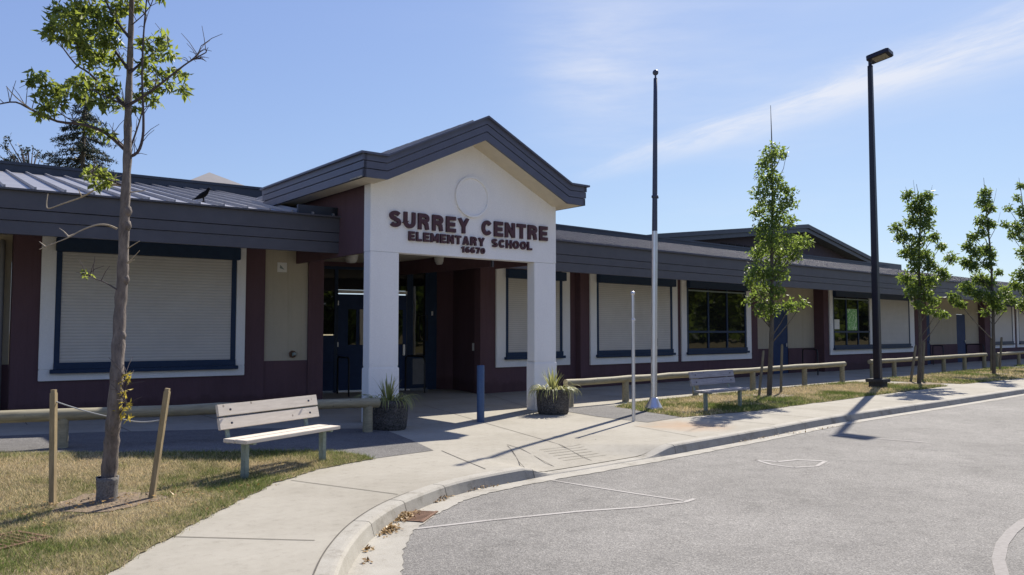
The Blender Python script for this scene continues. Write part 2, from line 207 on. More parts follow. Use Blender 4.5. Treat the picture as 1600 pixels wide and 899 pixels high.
def leafm(name, c0, c1, trc, tf=.42):
    m, nt, b = new_mat(name); gi = nt.nodes.new('ShaderNodeNewGeometry')
    r = ramp(nt, gi.outputs['Random Per Island'], [(.0, c0), (1., c1)])
    L(nt, r.outputs[0], b.inputs[0]); b.inputs['Roughness'].default_value = .5; b.inputs['Specular IOR Level'].default_value = .35
    tr = nt.nodes.new('ShaderNodeBsdfTranslucent')
    r2 = ramp(nt, gi.outputs['Random Per Island'], [(.0, tuple(x*.7 for x in trc)), (1., trc)]); L(nt, r2.outputs[0], tr.inputs[0])
    mx = nt.nodes.new('ShaderNodeMixShader'); mx.inputs[0].default_value = tf; L(nt, b.outputs[0], mx.inputs[1]); L(nt, tr.outputs[0], mx.inputs[2])
    L(nt, mx.outputs[0], nt.nodes['Material Output'].inputs[0]); return m
M['leaf'] = leafm('ash_leaves', (.038, .064, .018), (.13, .165, .045), (.42, .50, .08), .46)
M['leaf2'] = leafm('young_tree_leaves', (.036, .070, .026), (.11, .16, .045), (.34, .46, .08), .42)
M['yleaf'] = leafm('yellow_leaves', (.40, .33, .05), (.6, .45, .09), (.6, .5, .08))
M['needle'] = leafm('conifer_needles', (.024, .036, .028), (.05, .065, .045), (.05, .07, .04), .2)
M['dleaf'] = leafm('fallen_leaf', (.20, .11, .035), (.42, .27, .10), (.3, .2, .06), .1)
M['blade_plant'] = leafm('spiky_plant_leaves', (.13, .17, .05), (.45, .44, .20), (.55, .55, .2), .35)
def bark(name, a, c):
    m, nt, b = new_mat(name); v = objvec(nt)
    mp = nt.nodes.new('ShaderNodeMapping'); mp.inputs['Scale'].default_value = (1, 1, .3); L(nt, v, mp.inputs[0])
    n = noise(nt, 14, 6, .75, mp.outputs[0]); n2 = noise(nt, 70, 4, .7, mp.outputs[0])
    r = ramp(nt, n.outputs[0], [(.3, a), (.7, c)]); L(nt, r.outputs[0], b.inputs[0]); b.inputs['Roughness'].default_value = .85
    ad = nt.nodes.new('ShaderNodeMath'); ad.operation = 'ADD'; L(nt, n.outputs[0], ad.inputs[0]); L(nt, n2.outputs[0], ad.inputs[1])
    bump(nt, b, ad.outputs[0], .7, .015); return m
M['bark'] = bark('ash_bark', (.055, .045, .040), (.27, .225, .195))
M['bark2'] = bark('dark_bark', (.05, .045, .035), (.14, .12, .09))
def wood(name, a, c, sc=(1.5, 14, 14)):
    m, nt, b = new_mat(name); v = objvec(nt)
    mp = nt.nodes.new('ShaderNodeMapping'); mp.inputs['Scale'].default_value = sc; L(nt, v, mp.inputs[0])
    n = noise(nt, 3, 6, .7, mp.outputs[0]); r = ramp(nt, n.outputs[0], [(.3, a), (.7, c)])
    vo = nt.nodes.new('ShaderNodeTexVoronoi'); vo.inputs['Scale'].default_value = 5.5; L(nt, v, vo.inputs[0])
    rk = ramp(nt, vo.outputs['Distance'], [(.05, (.25, .2, .16)), (.10, (1, 1, 1))])
    L(nt, mixc(nt, .7, r.outputs[0], rk.outputs[0], 'MULTIPLY'), b.inputs[0]); b.inputs['Roughness'].default_value = .75
    bump(nt, b, n.outputs[0], .3, .006); return m
M['plank'] = wood('pale_pine_plank', (.54, .48, .40), (.68, .61, .52))
M['plank_grey'] = wood('weathered_grey_plank', (.20, .19, .20), (.38, .36, .36))
M['log'] = wood('weathered_log', (.20, .175, .11), (.36, .32, .21), (1.2, 9, 9))
M['stake'] = wood('wooden_stake', (.20, .15, .075), (.36, .28, .16), (9, 9, 1.5))
M['stakedark'] = wood('grey_stake', (.10, .09, .06), (.2, .18, .13), (9, 9, 1.5))
def planterm():
    m, nt, b = new_mat('exposed_aggregate_planter'); v = objvec(nt)
    vo = nt.nodes.new('ShaderNodeTexVoronoi'); vo.inputs['Scale'].default_value = 45; L(nt, v, vo.inputs[0])
    n = noise(nt, 5, 5, .7, v)
    r = ramp(nt, vo.outputs['Color'], [(.1, (.035, .032, .03)), (.9, (.13, .12, .11))]); r2 = ramp(nt, n.outputs[0], [(.3, (.7, .7, .7)), (.7, (1.2, 1.2, 1.2))])
    L(nt, mixc(nt, .8, r.outputs[0], r2.outputs[0], 'MULTIPLY'), b.inputs[0]); b.inputs['Roughness'].default_value = .9
    bump(nt, b, vo.outputs['Distance'], .8, .02); return m
M['planter'] = planterm()
def roofm():
    m, nt, b = new_mat('grey_metal_roofing'); v = objvec(nt)
    n = noise(nt, 1.2, 5, .6, v); r = ramp(nt, n.outputs[0], [(.3, (.29, .28, .28)), (.7, (.36, .35, .35))]); L(nt, r.outputs[0], b.inputs[0])
    b.inputs['Roughness'].default_value = .42; b.inputs['Metallic'].default_value = .35; return m
M['roof'] = roofm()
# ------------------------------------------------------------------ mesh helpers
class MB:
    def __init__(s): s.v = []; s.f = []; s.m = []; s.mats = []; s.sm = []
    def mi(s, m):
        if m not in s.mats: s.mats.append(m)
        return s.mats.index(m)
    def add(s, vs, fs, m, smooth=False, T=None):
        o = len(s.v); k = s.mi(m)
        if T is not None: vs = [T @ Vector(p) for p in vs]
        s.v += [tuple(p) for p in vs]
        for f in fs: s.f.append([o+i for i in f]); s.m.append(k); s.sm.append(smooth)
    def box(s, a, b, m, T=None, bev=0):
        x0, y0, z0 = a; x1, y1, z1 = b
        if bev:
            bm = bmesh.new(); bmesh.ops.create_cube(bm, size=1)
            for v in bm.verts: v.co = Vector(((x0+x1)/2+v.co.x*(x1-x0), (y0+y1)/2+v.co.y*(y1-y0), (z0+z1)/2+v.co.z*(z1-z0)))
            bmesh.ops.bevel(bm, geom=bm.edges[:], offset=bev, segments=2, affect='EDGES'); bm.verts.index_update()
            s.add([v.co[:] for v in bm.verts], [[v.index for v in f.verts] for f in bm.faces], m, False, T); bm.free(); return
        vs = [(x0,y0,z0),(x1,y0,z0),(x1,y1,z0),(x0,y1,z0),(x0,y0,z1),(x1,y0,z1),(x1,y1,z1),(x0,y1,z1)]
        s.add(vs, [(0,3,2,1),(4,5,6,7),(0,1,5,4),(1,2,6,5),(2,3,7,6),(3,0,4,7)], m, False, T)
    def prism(s, poly, d0, d1, m, axis='y', T=None):
        """poly: list of (a, z) or (x, y); extruded along axis from d0 to d1"""
        n = len(poly)
        f = (lambda p, d: (p[0], d, p[1])) if axis == 'y' else ((lambda p, d: (p[0], p[1], d)) if axis == 'z' else (lambda p, d: (d, p[0], p[1])))
        vs = [f(p, d0) for p in poly]+[f(p, d1) for p in poly]
        s.add(vs, [list(range(n)), list(range(2*n-1, n-1, -1))]+[[i, n+i, n+(i+1) % n, (i+1) % n] for i in range(n)], m, False, T)
    def tube(s, pts, rs, m, seg=10, T=None, caps=True, smooth=True):
        pts = [Vector(p) for p in pts]
        if isinstance(rs, (int, float)): rs = [rs]*len(pts)
        vs = []; prev = None
        for i, p in enumerate(pts):
            d = (pts[min(i+1, len(pts)-1)]-pts[max(i-1, 0)]).normalized()
            if prev is None:
                u = d.orthogonal().normalized()
            else:
                u = (prev-d*prev.dot(d)).normalized()
            prev = u; w = d.cross(u)
            for k in range(seg):
                a = 2*math.pi*k/seg; vs.append(p+(u*math.cos(a)+w*math.sin(a))*rs[i])
        fs = [[i*seg+k, i*seg+(k+1) % seg, (i+1)*seg+(k+1) % seg, (i+1)*seg+k] for i in range(len(pts)-1) for k in range(seg)]
        s.add(vs, fs, m, smooth, T)
        if caps: s.add(vs[:seg], [list(range(seg))[::-1]], m, False, T); s.add(vs[-seg:], [list(range(seg))], m, False, T)
    def lathe(s, prof, m, seg=24, c=(0,0,0), T=None, smooth=True):
        vs = [(c[0]+r*math.cos(2*math.pi*k/seg), c[1]+r*math.sin(2*math.pi*k/seg), c[2]+z) for r, z in prof for k in range(seg)]
        fs = [[i*seg+k, i*seg+(k+1) % seg, (i+1)*seg+(k+1) % seg, (i+1)*seg+k] for i in range(len(prof)-1) for k in range(seg)]
        s.add(vs, fs, m, smooth, T)
    def build(s, name, parent=None, loc=None):
        me = bpy.data.meshes.new(name); me.from_pydata(s.v, [], s.f)
        for m in s.mats: me.materials.append(m)
        me.polygons.foreach_set('material_index', s.m); me.polygons.foreach_set('use_smooth', s.sm); me.update()
        o = bpy.data.objects.new(name, me); COL.objects.link(o)
        if parent: o.parent = parent
        return o
def tag(o, label=None, cat=None, group=None, kind=None):
    if label: o['label'] = label
    if cat: o['category'] = cat
    if group: o['group'] = group
    if kind: o['kind'] = kind
    return o
def empty(name, loc=(0,0,0), rz=0, label=None, cat=None, group=None):
    o = bpy.data.objects.new(name, None); COL.objects.link(o); o.location = loc; o.rotation_euler = (0,0,rz); o.empty_display_size = .2
    return tag(o, label, cat, group)
def copy_tree(o, parent=None):
    c = o.copy(); COL.objects.link(c); c.parent = parent
    for ch in list(o.children): copy_tree(ch, c)
    return c
def frame(x, y, deg): return Matrix.Translation((x, y, 0)) @ Matrix.Rotation(rad(deg), 4, 'Z')
def T0(): return Matrix.Identity(4)
def soup(name, V, F, mat, parent=None, tint=None, smooth=False):
    """V (n,3) array, F (m,k) array"""
    me = bpy.data.meshes.new(name); n, k = F.shape
    me.vertices.add(len(V)); me.vertices.foreach_set('co', np.ascontiguousarray(V, dtype=np.float32).ravel())
    me.loops.add(n*k); me.loops.foreach_set('vertex_index', F.astype(np.int32).ravel())
    me.polygons.add(n); me.polygons.foreach_set('loop_start', np.arange(0, n*k, k, dtype=np.int32)); me.polygons.foreach_set('loop_total', np.full(n, k, dtype=np.int32))
    if smooth: me.polygons.foreach_set('use_smooth', np.ones(n, dtype=bool))
    me.update(calc_edges=True); me.materials.append(mat)
    if tint is not None:
        a = me.attributes.new('tint', 'FLOAT_COLOR', 'POINT'); a.data.foreach_set('color', np.ascontiguousarray(tint, dtype=np.float32).ravel())
    o = bpy.data.objects.new(name, me); COL.objects.link(o)
    if parent: o.parent = parent
    return o
def sm(t): t = max(0., min(1., t)); return t*t*(3-2*t)
def hgt(x, y):
    """the ground rises gently towards the left end of the building"""
    return .19*sm((y-8.4)/1.9)*max(0., min(1.35, (7.3-x)/5.2))
def sheet(name, poly, dz, mat, step=None, flat=False):
    """a ground sheet with an exact outline; interior points follow the terrain"""
    pts = [Vector(p) for p in poly]; n = len(pts)
    ed = [(i, (i+1) % n) for i in range(n)]
    if step:
        P2 = []; 
        for i in range(n):
            a, b = pts[i], pts[(i+1) % n]; k = max(1, int((b-a).length/step/1.5)) if (b-a).length < 25 else 1
            for j in range(k): P2.append(a.lerp(b, j/k))
        pts = P2; n = len(pts); ed = [(i, (i+1) % n) for i in range(n)]
        xs = [p.x for p in pts]; ys = [p.y for p in pts]
        x = max(min(xs), -10)
        while x < min(max(xs), 8.2):
            y = min(ys)
            while y < max(ys): pts.append(Vector((x+.013, y+.017))); y += step
            x += step
    r = delaunay_2d_cdt(pts, ed, [], 1, 1e-5)
    vs = [(p.x, p.y, dz+(0 if flat else hgt(p.x, p.y))) for p in r[0]]
    me = bpy.data.meshes.new(name); me.from_pydata(vs, [], [list(f) for f in r[2]]); me.materials.append(mat); me.update()
    bm = bmesh.new(); bm.from_mesh(me)
    for f in bm.faces:
        f.normal_update()
        if f.normal.z < 0: f.normal_flip()
        f.smooth = True
    bm.to_mesh(me); bm.free()
    o = bpy.data.objects.new(name, me); COL.objects.link(o); return o
def inside(poly, X, Y):
    c = np.zeros(len(X), bool); n = len(poly)
    for i in range(n):
        x0, y0 = poly[i]; x1, y1 = poly[(i+1) % n]
        if y0 == y1: continue
        t = ((y0 > Y) != (y1 > Y)) & (X < (x1-x0)*(Y-y0)/(y1-y0)+x0); c ^= t
    return c
def catmull(P, k=6):
    P = [np.array(p, float) for p in P]; out = []
    for i in range(len(P)-1):
        p0 = P[max(i-1, 0)]; p1 = P[i]; p2 = P[i+1]; p3 = P[min(i+2, len(P)-1)]
        for j in range(k):
            t = j/k; out.append(.5*((2*p1)+(-p0+p2)*t+(2*p0-5*p1+4*p2-p3)*t*t+(-p0+3*p1-3*p2+p3)*t**3))
    out.append(P[-1]); return out
# ------------------------------------------------------------------ ground, road, kerb, pavement
o = MB(); o.add([(-500,-500,-.22),(700,-500,-.22),(700,700,-.22),(-500,700,-.22)], [(0,1,2,3)], M['lawn']); tag(o.build('ground'), kind='structure')
KERB = catmull([(.95,-4),(.95,-1),(1.05,1),(1.42,2.5),(2.05,3.85),(2.66,4.78),(3.06,5.33),(3.56,5.88),(4.14,6.35),(4.78,6.70),(5.3,6.90),(5.95,7.01),(6.6,7.05),(7.6,7.06),(8.9,7.10),(10.,7.16),(12,7.28),(15,7.48),(21,7.5),(26,7.56),(40,7.7),(60,8.),(120,8.6)], 8)
road = [(.9,-30)]+[(p[0]-.05, p[1]+.05) for p in KERB]+[(120,-30)]
ro = sheet('road', [(a, b) for a, b in road], -.13, M['asphalt'], flat=True); tag(ro, kind='structure')
# lawn and field beyond the road
fo = sheet('field', [(-60,-9.5),(160,-9.5),(160,-90),(-60,-90)], -.10, M['lawn'], flat=True); tag(fo, kind='structure')
def normals(P):
    out = []
    for i in range(len(P)):
        d = P[min(i+1, len(P)-1)]-P[max(i-1, 0)]; d = d/np.linalg.norm(d); out.append(np.array([-d[1], d[0]]))
    return out   # points to the building side (left of travel)
KN = normals(KERB)
def drop(x, y):   # dropped kerb in front of the entrance path
    if y < 6.5: return 1.
    return 1-sm((x-6.35)/.5)*(1-sm((x-8.6)/.75))
# arc-length resample for kerb stones
cum = [0.]
for i in range(1, len(KERB)): cum.append(cum[-1]+float(np.linalg.norm(KERB[i]-KERB[i-1])))
def at_s(s):
    i = int(np.searchsorted(cum, s)); i = max(1, min(len(cum)-1, i)); t = (s-cum[i-1])/(cum[i]-cum[i-1])
    return KERB[i-1]*(1-t)+KERB[i]*t, KN[i-1]*(1-t)+KN[i]*t
kb = MB(); s0 = 0.; first = True
s_of = lambda x, y: min(range(len(KERB)), key=lambda i: (KERB[i][0]-x)**2+(KERB[i][1]-y)**2)
joints = [cum[s_of(*p)] for p in ((2.2,4.0),(3.66,5.97),(4.32,6.46),(5.02,6.8),(6.5,7.04),(9.3,7.12))]
ss = sorted([0, 2, 4]+joints+[joints[-1]+3*k for k in range(1, 38)]); ss = [s for s in ss if s < cum[-1]]
for a, b in zip(ss[:-1], ss[1:]):
    k = max(2, int((b-a)/.12)) if a < 40 else max(2, int((b-a)/1.0)); vs = []; prof_n = 7
    for j in range(k+1):
        s = a+.006+(b-a-.012)*j/k; p, n = at_s(s); n = n/np.linalg.norm(n); d = drop(p[0], p[1]); zt = -.112+(.112+.006)*d
        for off, z in ((-.035, -.14), (-.012, -.13+.55*(zt+.13)), (-.002, zt-.022*d), (.02, zt-.004), (.05, zt), (.15, zt), (.15, -.2)):
            q = p+n*off; vs.append((q[0], q[1], z))
    fs = [[j*prof_n+i, (j+1)*prof_n+i, (j+1)*prof_n+i+1, j*prof_n+i+1] for j in range(k) for i in range(prof_n-1)]
    fs += [list(range(prof_n)), list(range(k*prof_n, (k+1)*prof_n))[::-1]]
    kb.add(vs, fs, M['kerb'])
tag(kb.build('kerb'), kind='structure')
gt = MB(); gw = []
for i, p in enumerate(KERB):
    w = .42-.12*sm((p[0]-2.7)/1.3)-.06*sm((p[0]-4.)/1.2); gw.append(w)
vs = []
for i, p in enumerate(KERB):
    n = KN[i]; jit = .02*math.sin(i*2.7)+.012*math.sin(i*7.1); a = p-n*.0; b = p-n*(gw[i]+jit*.6); vs += [(a[0], a[1], -.122), (b[0], b[1], -.1245)]
gt.add(vs, [[2*i, 2*i+1, 2*i+3, 2*i+2] for i in range(len(KERB)-1)], M['kerb'])
tag(gt.build('gutter'), kind='structure')
INNER = [tuple(p+n*.15) for p, n in zip(KERB, KN)]
pav = INNER+[(120,30),(-12,30),(-12,8.5),(-12,-4)]
# pavement follows the dropped kerb
po = sheet('pavement', [tuple(map(float, p)) for p in INNER]+[(120.,24.),(-12.,24.),(-12.,-4.)], 0., M['concrete'], .35); tag(po, kind='structure')
for v in po.data.vertices:
    x, y, z = v.co
    if 6. < x < 9.6 and y < 8.4: v.co.z = z-.105*(1-drop(x, 7.1))*(1-sm((y-7.3)/1.0))
# joints in the slabs
M['joint'] = simple('slab_joint', (.10, .09, .075), .95, .3, 8)
jm = MB()
def strip(mb, a, b, w, z, mat, follow=True):
    a = Vector(a); b = Vector(b); d = (b-a); n = Vector((-d.y, d.x)).normalized()*w/2; k = max(1, int(d.length/.4)); vs = []
    for i in range(k+1):
        c = a.lerp(b, i/k)
        for q in (c+n, c-n):
            zz = z+(hgt(q.x, q.y) if follow else 0)
            if follow and 6. < q.x < 9.6 and q.y < 8.4: zz -= .105*(1-drop(q.x, 7.1))*(1-sm((q.y-7.3)/1.0))
            vs.append((q.x, q.y, zz))
    mb.add(vs, [[2*i, 2*i+1, 2*i+3, 2*i+2] for i in range(k)], mat)
for a, b in JOINTS:
    if b[1] < 7.32 and b[0] > 5.5: t_ = (a[1]-7.32)/(a[1]-b[1]); b = (a[0]+(b[0]-a[0])*t_, 7.32)
    strip(jm, a, b, .012, .004, M['joint'])
for i in range(6): strip(jm, (7.5+.02*i, 7.55+.11*i), (8.75, 7.5+.11*i), .010, .006, M['groove'])
x = 12.6
while x < 60: strip(jm, (x, 7.5 if x < 15 else 7.75), (x-.05, 9.3), .014, .004, M['joint']); x += 1.55
for i in range(len(KERB)-1):
    if KERB[i][0] < 4.6: 
        a = KERB[i]+KN[i]*.152; b = KERB[i+1]+KN[i+1]*.152; strip(jm, tuple(a), tuple(b), .012, .009, M['joint'])
for x in (0.2,1.9,3.6,5.3,15,18,21,24,27,30,33,36,40,44): strip(jm, (x, 12.4), (x+.3, 15.9), .016, .004, M['joint'])
tag(jm.build('pavement_joints'), kind='structure')
# asphalt patches
A1 = [(-12,9.2),(-12,12.9),(3.,12.75),(5.39,12.3),(7.15,11.4),(6.38,8.88),(5.3,8.78),(4.5,8.6)]
tag(sheet('asphalt_path', A1, .005, M['asphalt2'], .35), kind='structure')
A2 = [(11.55,11.75),(12.9,11.95),(13.4,11.6),(12.35,9.3),(11.2,9.15),(11.25,10.4)]
tag(sheet('asphalt_patch', A2, .005, M['asphalt2']), kind='structure')
# lawns
def wob(P, amp=.05, step=.25):
    out = []; 
    for i in range(len(P)):
        a = Vector(P[i]); b = Vector(P[(i+1) % len(P)]); k = max(1, int((b-a).length/step)); n = Vector((-(b-a).y, (b-a).x)).normalized()
        for j in range(k): out.append(tuple(a.lerp(b, j/k)+n*random.uniform(-amp, amp)))
    return out
WALK = [(-1.2,2.),(.2,4.15),(1.53,5.81),(2.44,6.8),(3.1,7.45),(3.78,8.12),(4.56,8.58),(5.0,8.70),(5.38,8.76)]
LAWN1 = wob([(-9,2.)]+WALK+[(5.42,9.0),(5.25,9.35),(4.9,9.62),(3.75,9.95),(2.9,10.25),(1.74,10.85),(-9,11.1)], .02, .07)
LAWN2 = wob([(12.35,9.28),(14.4,9.05),(17.2,9.15),(21,9.3),(25.2,9.4),(24.9,12.05),(21.,12.2),(17.,12.05),(13.6,11.75),(12.95,11.45)], .03)
LAWN3 = wob([(26.6,9.45),(31,9.3),(40.6,9.2),(40.2,12.65),(33,12.45),(26.2,12.15)], .03)
LAWN4 = wob([(42,9.3),(70,9.4),(70,12.9),(41.8,12.7)], .03)
tag(sheet('lawn', LAWN1, .009, M['lawn'], .3), kind='structure')
for k, P in enumerate((LAWN2, LAWN3, LAWN4)): tag(sheet('lawn', P, .008, M['lawn']), kind='structure')
def vnoise(X, Y, f, seed):
    r = np.random.default_rng(seed); G = r.random((64, 64)); x = X*f; y = Y*f; i = np.floor(x).astype(int); j = np.floor(y).astype(int); u = x-i; v = y-j
    u = u*u*(3-2*u); v = v*v*(3-2*v); g = lambda a, b: G[a % 64, b % 64]
    return (g(i, j)*(1-u)+g(i+1, j)*u)*(1-v)+(g(i, j+1)*(1-u)+g(i+1, j+1)*u)*v
BEDS = [(2.17, 8.22, .55), (18.08, 10.9, .7), (25.75, 10.4, .8), (33.66, 10.9, .8)]
def edge_dist(poly, X, Y):
    d = np.full(len(X), 9.)
    for i in range(len(poly)):
        a = np.array(poly[i]); b = np.array(poly[(i+1) % len(poly)]); ab = b-a; q = ab@ab
        if q < 1e-9: continue
        t = np.clip(((X-a[0])*ab[0]+(Y-a[1])*ab[1])/q, 0, 1); d = np.minimum(d, np.hypot(X-a[0]-t*ab[0], Y-a[1]-t*ab[1]))
    return d
def grass(name, poly, box, n, h, w, label):
    X = RNG.uniform(box[0], box[1], n); Y = RNG.uniform(box[2], box[3], n); k = inside(poly, X, Y)
    for bx_, by_, br_ in BEDS: k &= ~((np.hypot(X-bx_, Y-by_) < br_*(.7+.6*vnoise(X, Y, 5, 4))) & (RNG.random(n) < .85))
    X = X[k]; Y = Y[k]; n = len(X); X = X+RNG.normal(0, .022, n); Y = Y+RNG.normal(0, .022, n)
    Z = np.array([hgt(x, y) for x, y in zip(X, Y)])+.006
    a = RNG.uniform(0, 2*np.pi, n); hh = h*RNG.uniform(.3, 1.5, n); pn = .55*vnoise(X, Y, .9, 1)+.3*vnoise(X, Y, 2.7, 2)+.15*vnoise(X, Y, 9, 3)
    hh = hh*(.55+.9*(1-pn)); dx = np.cos(a); dy = np.sin(a); lean = RNG.uniform(.1, 1.3, n)*hh; b = RNG.uniform(0, 2*np.pi, n)
    V = np.zeros((n, 3, 3)); V[:, 0] = np.c_[X-dx*w/2, Y-dy*w/2, Z]; V[:, 1] = np.c_[X+dx*w/2, Y+dy*w/2, Z]; V[:, 2] = np.c_[X+np.cos(b)*lean, Y+np.sin(b)*lean, Z+hh]
    green = np.array([.16, .21, .055]); straw = np.array([.60, .49, .30]); mid = np.array([.36, .33, .15])
    ev = np.clip((edge_dist(poly, X, Y)-.12)/.5, 0, 1); pn = pn+.0*ev; t = np.clip((pn-.40)/.20*(.35+.65*ev)+.12+RNG.normal(0, .33, n), 0, 1)[:, None]
    c = np.where(t < .5, green*(1-2*t)+mid*2*t, mid*(2-2*t)+straw*(2*t-1))*RNG.uniform(.45, 1.5, n)[:, None]
    C4 = np.concatenate([np.repeat(c, 3, 0), np.ones((3*n, 1))], 1)
    o = soup(name, V.reshape(-1, 3), np.arange(3*n).reshape(-1, 3), M['blade'], None, C4)
    return tag(o, label, 'grass', None, 'stuff')
grass('grass', LAWN1, (-.3, 5.5, 3.8, 11.2), 260000, .036, .006, 'dry yellowing grass on the lawn around the nearest tree')
grass('grass', LAWN2, (12, 25.4, 9, 12.8), 70000, .05, .016, 'patchy green grass strip with the flagpole and grey bench')
grass('grass', LAWN3, (26, 41, 9.1, 13), 32000, .06, .025, 'grass strip behind the dark lamp post')
grass('grass', LAWN4, (41.8, 60, 9.1, 13.2), 16000, .07, .035, 'small far grass strip at the right edge')
for bx_, by_, br_ in BEDS:
    P = [(bx_+br_*(.75+.3*random.random())*math.cos(a_/14*math.pi), by_+br_*(.6+.3*random.random())*math.sin(a_/14*math.pi)) for a_ in range(28)]
    tag(sheet('mulch_bed', P, .014, M['mulch']), kind='structure')
# painted marks on the road
pm = MB()
for L_, w in MARKS:
    for a, b in zip(L_[:-1], L_[1:]): strip(pm, a, b, w*.85, -.126, M['paint'] if w < .1 else M['faint'], False)
tag(pm.build('painted_road_lines'), kind='structure')
# ------------------------------------------------------------------ the school building
SB = empty('school_building', (0,0,0), 0, 'single storey school with white gabled entrance, maroon walls and grey roofs', 'school building')
RF = frame(0, 16, 0); LF = frame(6.6, 15.77, -6); PF = frame(7.42, 12.28, -3)
FF = frame(2.115, 14.29, math.degrees(math.atan2(13.71-14.29, 7.60-2.115))); BF = frame(9.3, 19.45, -14.9)
def part(name, mb, parent=SB, label=None):
    o = mb.build(name, parent)
    if label: o['label'] = label
    return o
# walls
def wallp(label, *boxes):
    w = MB()
    for bx_ in boxes:
        if len(bx_) == 3: w.box(bx_[0], bx_[1], M['maroon'], bx_[2])
        else: w.prism(bx_[0], -.1, 3.6, M['maroon'], 'z')
    return part('wall', w, label=label)
wallp('maroon wall around the left shuttered window', ((-3.97, 0, -.1), (.44, .42, 3.4), LF)); wallp(None, ((1.37, 0, -.1), (1.55, .3, 3.4), LF))
wallp(None, ((.44, .03, -.1), (1.37, .3, 1.0), LF)); wallp(None, ((-14, .42, -.1), (-3.97, .6, 1.02), LF))
w = MB(); w.box((.44, .05, 1.0), (1.37, .3, 3.4), M['beige'], LF); part('stucco_panel', w)
w = MB(); w.box((-14, .44, 1.02), (-3.97, .6, 3.4), M['beige'], LF); part('stucco_panel', w)
R0 = .2   # set-back of the first bay beside the entrance
for a_, b_ in (((13.1, R0, -.1), (16.62, R0+.25, 3.4)), ((16.62, 0, -.1), (25.8, .5, 3.4)), ((30.62, 0, -.1), (40.6, .5, 3.4)), ((48.3, 0, -.1), (75, .5, 3.4)), ((25.8, .40, -.1), (27.5, .6, .96)), ((28.6, .40, -.1), (30.62, .6, .96)), ((40.6, .30, -.1), (40.8, .5, 3.4)), ((41.8, .30, -.1), (45.2, .5, .96)), ((46.4, .30, -.1), (48.3, .5, .96))): wallp(None, (a_, b_, RF))
wallp(None, ([(13.1, 16.2), (13.5, 17.9), (13.9, 17.9), (13.5, 16.3)],)); wallp(None, ([(13.5, 17.9), (13.23, 18.42), (13.6, 18.7), (14, 17.9)],)); wallp(None, ([(8.14, 15.62), (8.3, 15.6), (9.45, 19.6), (9.2, 19.6)],))
for a, b, y in ((25.8, 27.5, .42), (28.6, 30.62, .42), (40.8, 40.82, .32), (41.8, 45.2, .32), (46.4, 48.3, .32)):
    w = MB(); w.box((a, y, .96), (b, y+.15, 3.4), M['beige'], RF); part('stucco_panel', w)
for a_, b_ in (((27.5, .42, 2.62), (28.6, .6, 3.4)), ((40.82, .32, 2.52), (41.8, .5, 3.4)), ((45.2, .32, 2.52), (46.4, .5, 3.4))):
    w = MB(); w.box(a_, b_, M['beige'], RF); part('stucco_panel', w)
# windows
def window(Tm, y, x0, x1, ix0, ix1, glass=None, z0=.68, z1=3.3, shut=None, mul=None, label=None):
    """white surround (part) with frame, sill, shutter box, shutter or panes (sub-parts)"""
    s = MB(); d = .055
    s.box((x0, y-d, z0), (x1, y, z0+.2), M['trim'], Tm, .008); s.box((x0, y-d, z0+.202), (ix0, y, z1), M['trim'], Tm, .008); s.box((ix1+.10, y-d, z0+.202), (x1, y, z1), M['trim'], Tm, .008)
    P = part('window', s, label=label)
    f = MB(); f.box((ix0, y-.05, z0+.202), (ix0+.09, y-.002, z1-.02), M['navy'], Tm); f.box((ix1-.0, y-.05, z0+.202), (ix1+.09, y-.002, z1-.02), M['navy'], Tm)
    si = MB(); si.box((ix0-.06, y-.15, .86), (ix1+.13, y-.056, .93), M['navy'], Tm, .006); si.box((ix0+.0, y-.09, .932), (ix1+.09, y-.051, 1.05), M['navy'], Tm)
    part('sill', si, P)
    bx = MB(); bx.box((ix0-.02, y-.2, 3.03), (ix1+.13, y-.056, 3.27), M['navy'], Tm, .01); part('shutter_box', bx, P)
    if glass:
        for k in range(1, 3):
            u = ix0+.09+(glass-ix0-.09)*k/3; f.box((u-.035, y-.06, 1.05), (u+.035, y-.004, 3.03), M['navy'], Tm)
        f.box((ix0+.09, y-.065, 1.56), (glass, y-.003, 1.63), M['navy'], Tm); f.box((ix0+.09, y-.062, 2.93), (glass, y-.003, 2.98), M['galv'], Tm)
        p = MB(); p.box((ix0+.09, y-.03, 1.05), (glass, y-.006, 3.02), M['glass'], Tm); part('pane', p, P)
    if shut:
        sh = MB(); sh.box((shut[0], y-.035, 1.05), (shut[1], y-.008, 3.03), M['shutter'], Tm); part('shutter', sh, P)
    part('frame', f, P); return P
window(LF, 0, -3.55, .03, -3.32, -.25, z0=.73, shut=(-3.23, -.25), label='shuttered window with white surround left of the entrance')
window(RF, R0, 13.6, 16.35, 13.93, 15.95, z0=.66, shut=(14.02, 15.95), label='shuttered window partly behind the right entrance column')
window(RF, 0, 16.98, 21.07, 17.25, 20.7, z0=.64, shut=(17.34, 20.7), label='shuttered window behind the flagpole')
window(RF, 0, 21.27, 25.32, 21.55, 24.92, glass=24.92, z0=.64, label='glazed window between the flagpole and the young tree')
wp = window(RF, 0, 31.02, 39.08, 31.3, 38.5, glass=34.5, z0=.66, shut=(35.2, 38.5), label='wide window, half glazed and half shuttered, behind the lamp post')
mm = MB(); mm.box((34.5, -.075, .93), (35.12, -.001, 3.3), M['trim'], RF); part('mullion', mm, wp)
mm = MB(); mm.box((32.55, -.036, 1.66), (33.4, -.031, 2.55), M['poster'], RF); part('poster', mm, wp)
mm = MB(); mm.box((31.42, -.036, 1.7), (31.85, -.031, 2.1), M['whitep'], RF); part('notice', mm, wp)
window(RF, 0, 49.1, 52.9, 49.4, 52.5, z0=.68, shut=(49.5, 52.5), label='far shuttered window at the right edge')
